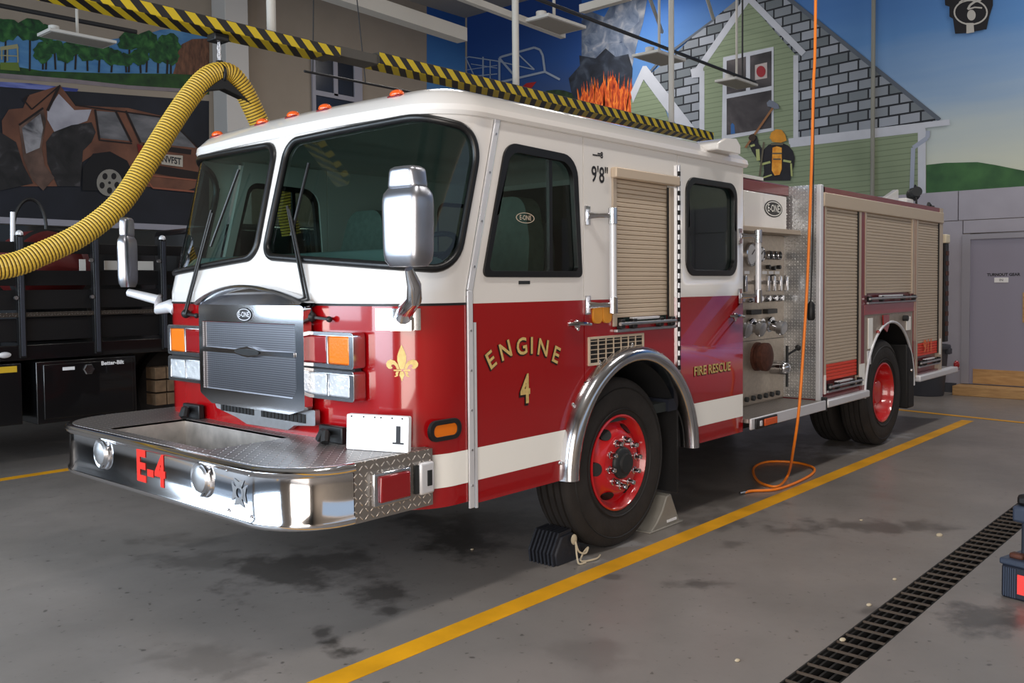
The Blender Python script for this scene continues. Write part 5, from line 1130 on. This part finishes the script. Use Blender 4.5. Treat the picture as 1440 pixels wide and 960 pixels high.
# ------------------------------------------------------------------ overhead striped hose rail and its hangers
rail = thing('hose_rail', (2, 3.05, 3.5), 'long black and yellow hazard-striped overhead rail above the fire engine', 'rail')
for x0, x1, z0, z1 in ((-3.6, .14, 3.522, 3.606), (.56, 6.35, 3.545, 3.645)):
    yb = 3.14 if x1 < 1 else 3.13
    MB().box(x0, x1, 2.905, yb, z0+.002, z1).build('rail_section', M['beam'], rail, smooth=0)
    MB().box(x0, x1, 2.900, 2.905, z0, z1-.006).build('hazard_stripe', M['haz'], rail, smooth=0)
    MB().box(x0, (x1 if x1 > 1 else x1-.14), 2.905, yb-.005, z0-.004, z0+.002).build('hazard_stripe_underside', M['haz_u'], rail, smooth=0)
MB().box(.13, .57, 2.92, 3.125, 3.54, 3.62).build('rail_joint', M['beam'], rail, bevel=.004, label='bare dark joint of the rail')
hp0 = None
for px_, lab in ((382, 'white rail hanger pole left of the tan wall window'), (725, 'white rail hanger pole in front of the painted ladder platform'), (944, 'white rail hanger pole in front of the small painted gable')):
    p_ = at('y', 3.02, px_, 60); mb = MB(); mb.cyl((p_.x, 3.02, 3.61 if px_ < 500 else 3.649), (p_.x, 3.02, RZ-.001), .036, 14); o = mb.build('hanger_pole', M['pole']); tag(o, lab, 'pole', 'poles holding up the striped rail')
# trolley, chain, clamp, yellow hose
tl_ = at('y', 3.0, 308, 70)
hc = thing('hose_hanger', tuple(tl_), 'small hook and chain with black saddle holding the yellow hose', 'hanger')
MB().box(tl_.x-.06, tl_.x+.06, 2.95, 3.07, 3.46, 3.517).build('trolley', M['black'], hc, bevel=.01)
cbp = at('y', 3.0, 309, 92)
for i in range(6):
    z = 3.46-(3.46-cbp.z)*(i+.5)/6; mb = MB(); mb.tube([(tl_.x+.012*a*(i % 2), 3.0+.012*a*((i+1) % 2), z+.026*b) for a, b in circ(10)], .0045, 6, closed=True); mb.build('chain_link', M['alu_l'], hc)
HR = .078
hosep = [at('y', 3.0, *p) for p in ((-330, 352), (-160, 392), (0, 376), (60, 356), (120, 326), (170, 284), (205, 232), (240, 175), (268, 134), (290, 110), (309, 102))]
hosep2 = [at('y', 3.0, *p) for p in ((309, 102), (326, 106), (342, 126), (357, 156), (370, 186), (392, 250), (410, 330))]
# saddle
pl_ = spline(hosep[-3:]+hosep2[1:3], 8)
sdl = MB(); cxp = at('y', 3.0, 309, 106)
sdl.tube([cxp+Vector((.025*math.sin(t*.0), 0, 0))+Vector((dx, 0, dz)) for dx, dz, t in ((-.012, .004, 0), (.012, .004, 0))], HR*1.12, 20)
sdl.plate([[(cxp.x-.20, cxp.z-.19), (cxp.x-.10, cxp.z-.10), (cxp.x, cxp.z-.02), (cxp.x+.10, cxp.z-.09), (cxp.x+.24, cxp.z-.20), (cxp.x+.16, cxp.z-.155), (cxp.x, cxp.z-.11), (cxp.x-.12, cxp.z-.14)]], lambda u, v, w_: (u, 2.975+w_+.04, v), .08)
sdl.box(cxp.x-.02, cxp.x+.02, 2.98, 3.02, cxp.z+.07, cxp.z+.11); sdl.build('saddle', M['black'], hc, bevel=.004)
def ribbed(pts):
    P = spline(pts, 40); acc = [0]
    for i in range(1, len(P)): acc.append(acc[-1]+(P[i]-P[i-1]).length)
    T = acc[-1]; st_ = .0228/4; n = int(T/st_); out = []; rr = []; j = 0
    for k in range(n+1):
        s = min(T, k*st_)
        while j < len(P)-2 and acc[j+1] < s: j += 1
        t = (s-acc[j])/max(1e-9, acc[j+1]-acc[j]); out.append(P[j].lerp(P[j+1], t)); rr.append(HR*(1.0, 1.0, .93, .93)[k % 4])
    mb = MB(); mb.tube(out, rr, 18, mfun=lambda i: 1 if i % 4 in (2,) else 0); return mb
mb = ribbed(hosep+hosep2[1:]); ho = mb.build('exhaust_hose', [M['hose'], M['hose_d']], smooth=0, recalc=False)
tag(ho, 'yellow ribbed exhaust hose looped over its hanger left of the cab', 'hose')

# ------------------------------------------------------------------ overhead pipes, panels, cords
def fixture(x0, x1, y0, y1, z, lab, group='white flat panels hung from the ceiling'):
    t = thing('ceiling_panel', ((x0+x1)/2, (y0+y1)/2, z), lab, 'ceiling panel', group)
    pb = MB(); pb.box(x0, x1, y0, y1, z, z+.035); pb.build('panel', M['fix'], t, bevel=.004)
    MB().box(x0+.03, x1-.03, y0+.03, y1-.03, z-.004, z).build('diffuser', M['fix_u'], t, smooth=0)
    MB().cyl((x0+.12, (y0+y1)/2, z+.035), (x0+.12, (y0+y1)/2, z+.11), .06, 16).build('junction_box', M['fix'], t, bevel=.004)
    MB().cyl(((x0+x1)/2, (y0+y1)/2, z+.035), ((x0+x1)/2, (y0+y1)/2, RZ), .018, 8).build('stem', M['pole'], t)
fixture(3.28, 3.98, 3.24, 3.64, 4.60, 'white flat ceiling panel against the dark blue sky, nearest of its row')
fixture(5.45, 6.15, 3.20, 3.60, 4.60, 'white flat ceiling panel above the small painted gable')
fixture(7.55, 8.25, 3.20, 3.55, 4.60, 'white flat ceiling panel in front of the painted house window')
fixture(-.22, .56, 7.78, 8.15, 4.60, 'white flat ceiling panel above the painted lake and trees')
def pipe(name, pts, r, m_, lab, cat, square=False):
    mb = MB()
    if square: mb.bar(pts[0], pts[1], r*2, r*2)
    else: mb.tube(pts, r, 10)
    o = mb.build(name, m_); tag(o, lab, cat); return o
P_ = lambda z, x, y: at('z', z, x, y)
a, b = P_(4.7, 770, 4), P_(4.7, 1062, 116); a = a+(a-b)*.6; pipe('conduit', [a, b], .022, M['cord'], 'thin dark conduit running above the row of white panels', 'pipe')
a, b = P_(4.6, 480, -6), P_(4.6, 650, 50); pipe('door_track', [a+(a-b)*1.0, b], .078, M['pole'], 'thick cream overhead track ending before the blue wall', 'track', True)
a, b = P_(4.62, 655, -2), P_(4.62, 792, 50); pipe('support_bar', [a+(a-b)*.5, b], .035, M['pole'], 'cream ceiling bar reaching the nearest white panel', 'bar', True)
a, b = P_(5.2, 818, 13), P_(5.2, 885, -6); pipe('support_bar', [a, b], .05, M['pole'], 'short cream bar crossing above the painted smoke', 'bar', True)
a, b = P_(5.0, -40, 0), P_(5.0, 192, 45); pipe('conduit', [a, b], .028, M['cord'], 'dark conduit crossing above the lake mural', 'pipe')
p_ = at('x', RX1-.12, 1227.5, 150); pipe('wall_pipe', [(p_.x, p_.y, .02), (p_.x, p_.y, RZ)], .032, M['grey_pipe'], 'grey vertical pipe on the mural wall over the painted shingles', 'pipe')
pipe('ceiling_strut', [P_(6.0, 911, -10), P_(6.0, 931, 45)], .03, M['pole'], 'slanting cream strut between painted smoke and house', 'strut'); pipe('ceiling_strut', [P_(6.0, 992, -10), P_(6.0, 1003, 26)], .03, M['pole'], 'short slanting cream strut above the painted house roof', 'strut')
p_ = at('y', 3.4, 1044, 80); pipe('hanging_wire', [(p_.x, 3.4, 4.64), (p_.x, 3.4, RZ)], .014, M['cord'], 'dark wire hanging over the painted gable', 'wire')
for px0, px1, y1, lab in ((441, 440, 101, 'thin dark wire left of the tan wall window'), (500, 514, 116, 'thin slanting wire before the tan wall window')):
    a, b = at('y', 4.0, px0, -20), at('y', 4.0, px1, y1); pipe('hanging_wire', [a, b], .006, M['cord'], lab, 'wire')
a, b = at('y', 4.0, 428, 100), at('y', 4.0, 580, 130); pipe('dark_rod', [a, b], .012, M['cord'], 'thin dark rod in front of the tan wall window', 'rod')

# orange air hose and dark power cord
top = at('y', -.28, 1147, -5); top2 = Vector((top.x+.02, -.28, RZ-.03))
pts = [top2, top]+[at('y', -.28, *p) for p in ((1144, 120), (1141, 240), (1136, 380), (1131, 470), (1124, 570))]+[at('y', -.20, 1116, 630), at('z', .03, 1108, 668), at('z', .012, 1092, 684), at('z', .012, 1066, 676), at('z', .012, 1060, 658), at('z', .012, 1080, 649), at('z', .012, 1118, 650), at('z', .014, 1143, 657), at('z', .012, 1142, 666), at('z', .012, 1118, 679), at('z', .012, 1090, 688), at('z', .014, 1058, 690), at('z', .014, 1048, 692)]
o = MB().tube(spline(pts, 10), .0110, 10).build('air_hose', M['orange'], smooth=60); tag(o, 'orange air hose hanging from the ceiling and coiled on the floor', 'hose')
a, b = at('z', .016, 1050, 691), at('z', .016, 1040, 693)
MB().tube([a, b], .012, 8).build('hose_coupling', M['chrome_s'], o)
tq = [at('y', -.22, 1147, -5), at('y', -.22, 1144, 220), at('y', -.22, 1143, 330), at('y', -.22, 1141, 400), at('y', -.22, 1140, 425)]
pc_ = MB().tube([Vector((tq[0].x, -.22, RZ-.02))]+spline(tq, 6), .006, 8).build('power_cord', M['cord'], smooth=60); tag(pc_, 'dark cord with a black plug hanging beside the orange hose', 'cord')
e0, e1 = at('y', -.22, 1140.5, 424), at('y', -.22, 1140.5, 450); MB().tube([e0, e0.lerp(e1, .15), e0.lerp(e1, .9), e1], [.012, .028, .030, .022], 12).build('plug', M['black'], pc_)

# ------------------------------------------------------------------ chocks
ck = thing('wheel_chock', (-.48, .16, 0), 'black ridged rubber wheel chock with a rope in front of the front wheel', 'wheel chock')
mb = MB(); mb.plate([[(-.80, 0), (-.47, 0), (-.50, .10), (-.60, .20), (-.74, .19), (-.82, .08)]], lambda u, v, w_: (u, .10-w_, v), .26); mb.build('block', M['chock'], ck, bevel=.012)
for i in range(7):
    y = .115+.036*i; mb = MB(); mb.plate([[(-.815, .02), (-.80, 0), (-.83, .0), (-.845, .085), (-.755, .215), (-.60, .222), (-.60, .20), (-.74, .19), (-.82, .08)]], lambda u, v, w_: (u, y-w_, v), .016); mb.build('ridge', M['chock'], ck)
MB().sphere((-.62, .075, .155), .034, (1, .5, 1.1), 10).build('eye_plate', M['rope'], ck)
mb = MB(); mb.tube(spline([(-.62, .06, .14), (-.62, .03, .08), (-.56, .01, .06), (-.50, .03, .085), (-.54, .05, .045), (-.60, .02, .01), (-.48, -.03, .012), (-.38, .0, .012)], 6), .007, 6); mb.tube(spline([(-.62, .06, .14), (-.66, .02, .06), (-.66, .0, .01), (-.60, -.02, .01)], 6), .007, 6); mb.build('rope', M['rope'], ck)
cg = thing('wheel_chock', (.60, .15, 0), 'grey metal wheel chock behind the front wheel', 'wheel chock')
mb = MB(); mb.plate([[(.33, 0), (.75, 0), (.735, .03), (.62, .235), (.56, .225), (.50, .13), (.42, .055)]], lambda u, v, w_: (u, .03-w_, v), .20); mb.build('block', M['chock_g'], cg, bevel=.008)
MB().box(.56, .69, .024, .030, .035, .052).build('chock_sticker', M['paper'], cg, smooth=0); MB().box(.31, .78, .02, .24, 0, .012).build('base_plate', M['chock_g'], cg, bevel=.004)

for o_ in (ck,): o_.location += Vector((.15, -.04, 0)); o_.scale = (.74, .78, .86)
for o_ in (cg,): o_.scale = (.88, .9, .92)
# ------------------------------------------------------------------ floor drain
dr = thing('floor_drain', (2, -1.67, 0), 'long rusty steel grated floor drain on the right', 'drain')
ch = MB(); ch.box(-3.2, 9.4, DY0, DY0+.006, -.16, -.002); ch.box(-3.2, 9.4, DY1-.006, DY1, -.16, -.002); ch.box(-3.2, 9.4, DY0, DY1, -.17, -.16); ch.build('channel', M['drain_d'], dr, smooth=0)
for y in (DY0+.010, DY0+.062, DY0+.105, DY0+.148, DY1-.010): MB().box(-3.2, 9.4, y-.005, y+.005, -.045, -.016).build('long_bar', M['drain_d'], dr, smooth=0)
pr = None
for i in range(118):
    x = -3.15+.1065*i
    if pr is None: pr = MB().box(x-.0045, x+.0045, DY0+.006, DY1-.006, -.009, .0005).build('cross_bar', M['drain'], dr, smooth=0)
    else: c = pr.copy(); COL.objects.link(c); c.location.x = .1065*i

# ------------------------------------------------------------------ dark case with its lamp at the right edge
cs = thing('battery_case', (.52, -2.22, 0), 'dark blue battery case with red label at the right edge, standing on the floor', 'battery case')
Rz = Matrix.Rotation(math.radians(-14), 3, 'Z'); c0 = Vector((.60, -2.20, 0))
def cobox(name, off_, size, m_, bev=.006): return MB().obox(c0+Rz @ Vector(off_), size, Rz).build(name, m_, cs, bevel=bev)
cobox('case_body', (0, 0, .085), (.26, .38, .17), M['case'], .012); cobox('case_lid', (0, 0, .187), (.275, .395, .034), M['case2'], .01)
for i in range(6): cobox('case_rib', (-.131, .172-.011*i, .085), (.006, .006, .15), M['case2'], 0)
cobox('red_label', (-.133, .045, .085), (.004, .12, .10), M['label'], 0); cobox('terminal', (-.08, .13, .215), (.05, .07, .03), M['rust'], .01); cobox('terminal_ring', (-.06, .06, .212), (.04, .05, .02), M['hub'], .006)
cobox('lamp_post', (-.04, .10, .30), (.05, .05, .20), M['case'], .01); cobox('lamp_head', (-.04, .10, .43), (.10, .12, .085), M['case2'], .015); cobox('lamp_grip', (-.04, .10, .50), (.06, .10, .06), M['black'], .02)

# ------------------------------------------------------------------ grey bin by the rear wall
bp_ = (9.02, .99)
bn = thing('rubbish_bin', (bp_[0], bp_[1], 0), 'grey round plastic bin by the rear wall behind the fire engine', 'bin')
MB().lathe([(0, 0), (.235, 0), (.245, .02), (.295, .66), (.30, .68), (.285, .68), (.275, .64), (.23, .04), (0, .04)], (bp_[0], bp_[1], 0), (0, 0, 1), 36).build('bin_body', M['bin'], bn, smooth=40)
MB().lathe([(.29, .665), (.325, .67), (.33, .70), (.32, .725), (.295, .725), (.285, .70)], (bp_[0], bp_[1], 0), (0, 0, 1), 36).build('bin_rim', M['bin'], bn, smooth=40)
for s in (-1, 1): MB().box(bp_[0]-.06, bp_[0]+.06, bp_[1]+s*.31-.03, bp_[1]+s*.31+.03, .60, .68).build('bin_handle', M['bin'], bn, bevel=.01)

# ------------------------------------------------------------------ black flatbed lorry in the next bay
bt = thing('flatbed_truck', (-1.2, 6.8, 0), 'black flatbed truck with stake sides standing in the next bay', 'truck')
TY = 5.62
MB().box(-4.2, .9, TY, 7.9, .98, 1.12).build('deck', M['btruck'], bt, bevel=.006)
MB().box(-4.2, .9, TY+.7, TY+.85, .70, .98).build('chassis_rail', M['btruck'], bt, smooth=0)
for x in (-3.4, -2.7, -1.40, -.72, -.04, .60):
    s_ = MB().box(x-.032, x+.032, TY-.02, TY+.05, 1.0, 2.12).build('stake', M['bsteel'], bt, bevel=.006)
    MB().box(x-.018, x+.018, TY-.03, TY+.02, 1.02, 2.10).build('stake_edge', mat('worn_stake_edge', (54, 56, 64), .4) if x == -3.4 else bpy.data.materials['worn_stake_edge'], s_, bevel=.002)
    MB().sphere((x+.004, TY+.01, 2.13), .034, n=8).build('stake_cap', M['alu_l'], s_)
    for z in (1.55, 1.9): MB().cyl((x-.05, TY-.03, z), (x-.05, TY, z), .018, 8).build('stake_bolt', M['alu'], s_)
for z0, z1 in ((1.15, 1.36), (1.44, 1.62), (1.66, 1.80), (1.96, 2.06)): MB().box(-4.2, .62, TY+.05, TY+.08, z0, z1).build('side_board', M['bsteel'], bt, bevel=.003)
MB().box(-4.2, .62, TY-.005, TY+.06, 1.375, 1.415).build('step_strip', M['dp_b'], bt, smooth=0)
# reflective white squares on the headboard
for x0, x1, z0, z1 in ((-.60, -.10, 1.81, 1.90), (-.60, -.42, 1.50, 1.62), (-.30, -.12, 1.50, 1.60), (-.84, -.78, 1.80, 1.91)):
    MB().box(x0, x1, TY+.082, TY+.088, z0, z1).build('white_marking', M['fix'], bt, smooth=0)
MB().box(-4.2, .7, 7.6, 7.66, 1.12, 2.08).build('far_side_board', M['btruck'], bt, smooth=0)
tb = MB().box(-1.30, -.36, TY-.02, TY+.5, .38, .96).build('tool_box', M['btruck'], bt, bevel=.008)
MB().box(-1.24, -.40, TY-.035, TY-.02, .42, .93).build('tool_box_door', M['btruck'], tb, bevel=.006)
lt = MB().lathe([(0, .02), (.045, .02), (.055, .01), (.055, 0)], (-.83, TY-.035, .86), (0, -1, 0), 6).build('tool_box_latch', M['chrome_s'], tb)
MB().box(-1.07, -.96, TY-.038, TY-.034, .865, .895).build('white_sticker', M['paper'], tb, smooth=0)
mb = MB(); put_text(mb, 'Better-Bilt', .052, lambda u, v, w_: (-.60+u, TY-.038, .905+v), bold=.002); mb.build('maker_lettering', M['paper'], tb, smooth=0)
MB().box(-4.0, -1.42, TY-.01, TY+.6, .40, .96).build('tool_box', M['btruck'], bt, bevel=.008)
MB().box(-1.66, -1.46, TY-.016, TY-.01, .88, .935).build('yellow_sticker', mat('yellow_sticker', (206, 168, 40), .5), bt, smooth=0); MB().sphere((-1.56, TY-.02, 1.04), .035, (1.6, .5, .8), 10).build('side_lamp', M['alu_l'], bt)
MB().box(-4.25, .95, TY+.95, TY+1.1, .35, .75).build('spring_hanger', M['dark'], bt, smooth=0)
def btw(x, y):
    t = MB().lathe([(.28, -.12), (.45, -.13), (.50, -.10), (.505, 0), (.50, .10), (.45, .13), (.28, .12)], (x, y, .505), (0, -1, 0), 40).build('wheel', M['tyre'], bt); MB().lathe([(.28, .10), (.2, .06), (0, .05)], (x, y, .505), (0, -1, 0), 30).build('rim', M['dark'], t)
btw(-3.3, 6.0); btw(-3.3, 7.5); btw(.45, 7.5); btw(.45, 6.3)
MB().box(.95, 2.8, 5.9, 7.8, .75, 2.35).build('truck_cab', M['btruck'], bt, bevel=.08)
for r_ in range(3):
    for c_ in range(2):
        MB().box(-.10+.13*c_, .02+.13*c_, TY+.1, TY+.3, .42+.135*r_, .54+.135*r_).build('cribbing_block', M['brown'], bt, bevel=.006)
# red blower and hoop standing on its bed
rbw = thing('equipment_drum', (-1.0, 6.4, 1.12), 'dark red rounded drum on the bed of the black flatbed truck', 'drum')
MB().sphere((-.92, 6.35, 1.84), .40, (1.15, .8, .95), 28).build('drum_shell', mat('dull_dark_red', (92, 16, 14), .5), rbw, smooth=60); MB().box(-1.25, -.6, 6.1, 6.6, 1.125, 1.48).build('drum_base', M['dark'], rbw, bevel=.01)
MB().lathe([(.40, -.03), (.43, 0), (.40, .03)], (-.92, 6.1, 1.80), (0, -1, 0), 30).build('drum_band', M['black'], rbw)
ho2 = thing('roll_hoop', (-1.1, 6.2, 2.1), 'thin black hoop rising behind the truck stakes', 'hoop')
pt0 = at('y', 5.78, 18, 345); MB().tube([at('y', 5.78, 42+23*math.cos(a), 322-42*math.sin(a)) for a in [PI*i/16 for i in range(17)]], .016, 8).build('hoop_tube', M['black'], ho2); MB().cyl(pt0, at('y', 5.78, 18, 298), .022, 10).build('hoop_fitting', M['alu_l'], ho2)

# ------------------------------------------------------------------ litter on the floor
for i, (x, y, s, lab) in enumerate([(1211, 731, .012, 'pale scrap of litter on the floor under the rail of stains'), (1321, 752, .022, 'cream pebble on the floor beside the drain'), (1258, 814, .012, 'tiny white chip on the floor left of the drain'), (1037, 928, .012, 'tiny white chip near the bottom edge of the floor'), (1185, 899, .015, 'cream scrap lying on the drain grate'), (664, 772, .010, 'tiny white crumb in the dark stain under the cab'), (1222, 850, .014, 'white chip at the edge of the drain')]):
    p_ = at('z', .004, x, y); mb = MB(); mb.sphere(p_, s, (1.3, .9, .5), 7); o = mb.build('pebble', M['rope']); tag(o, lab, 'debris', 'scraps of litter on the floor')
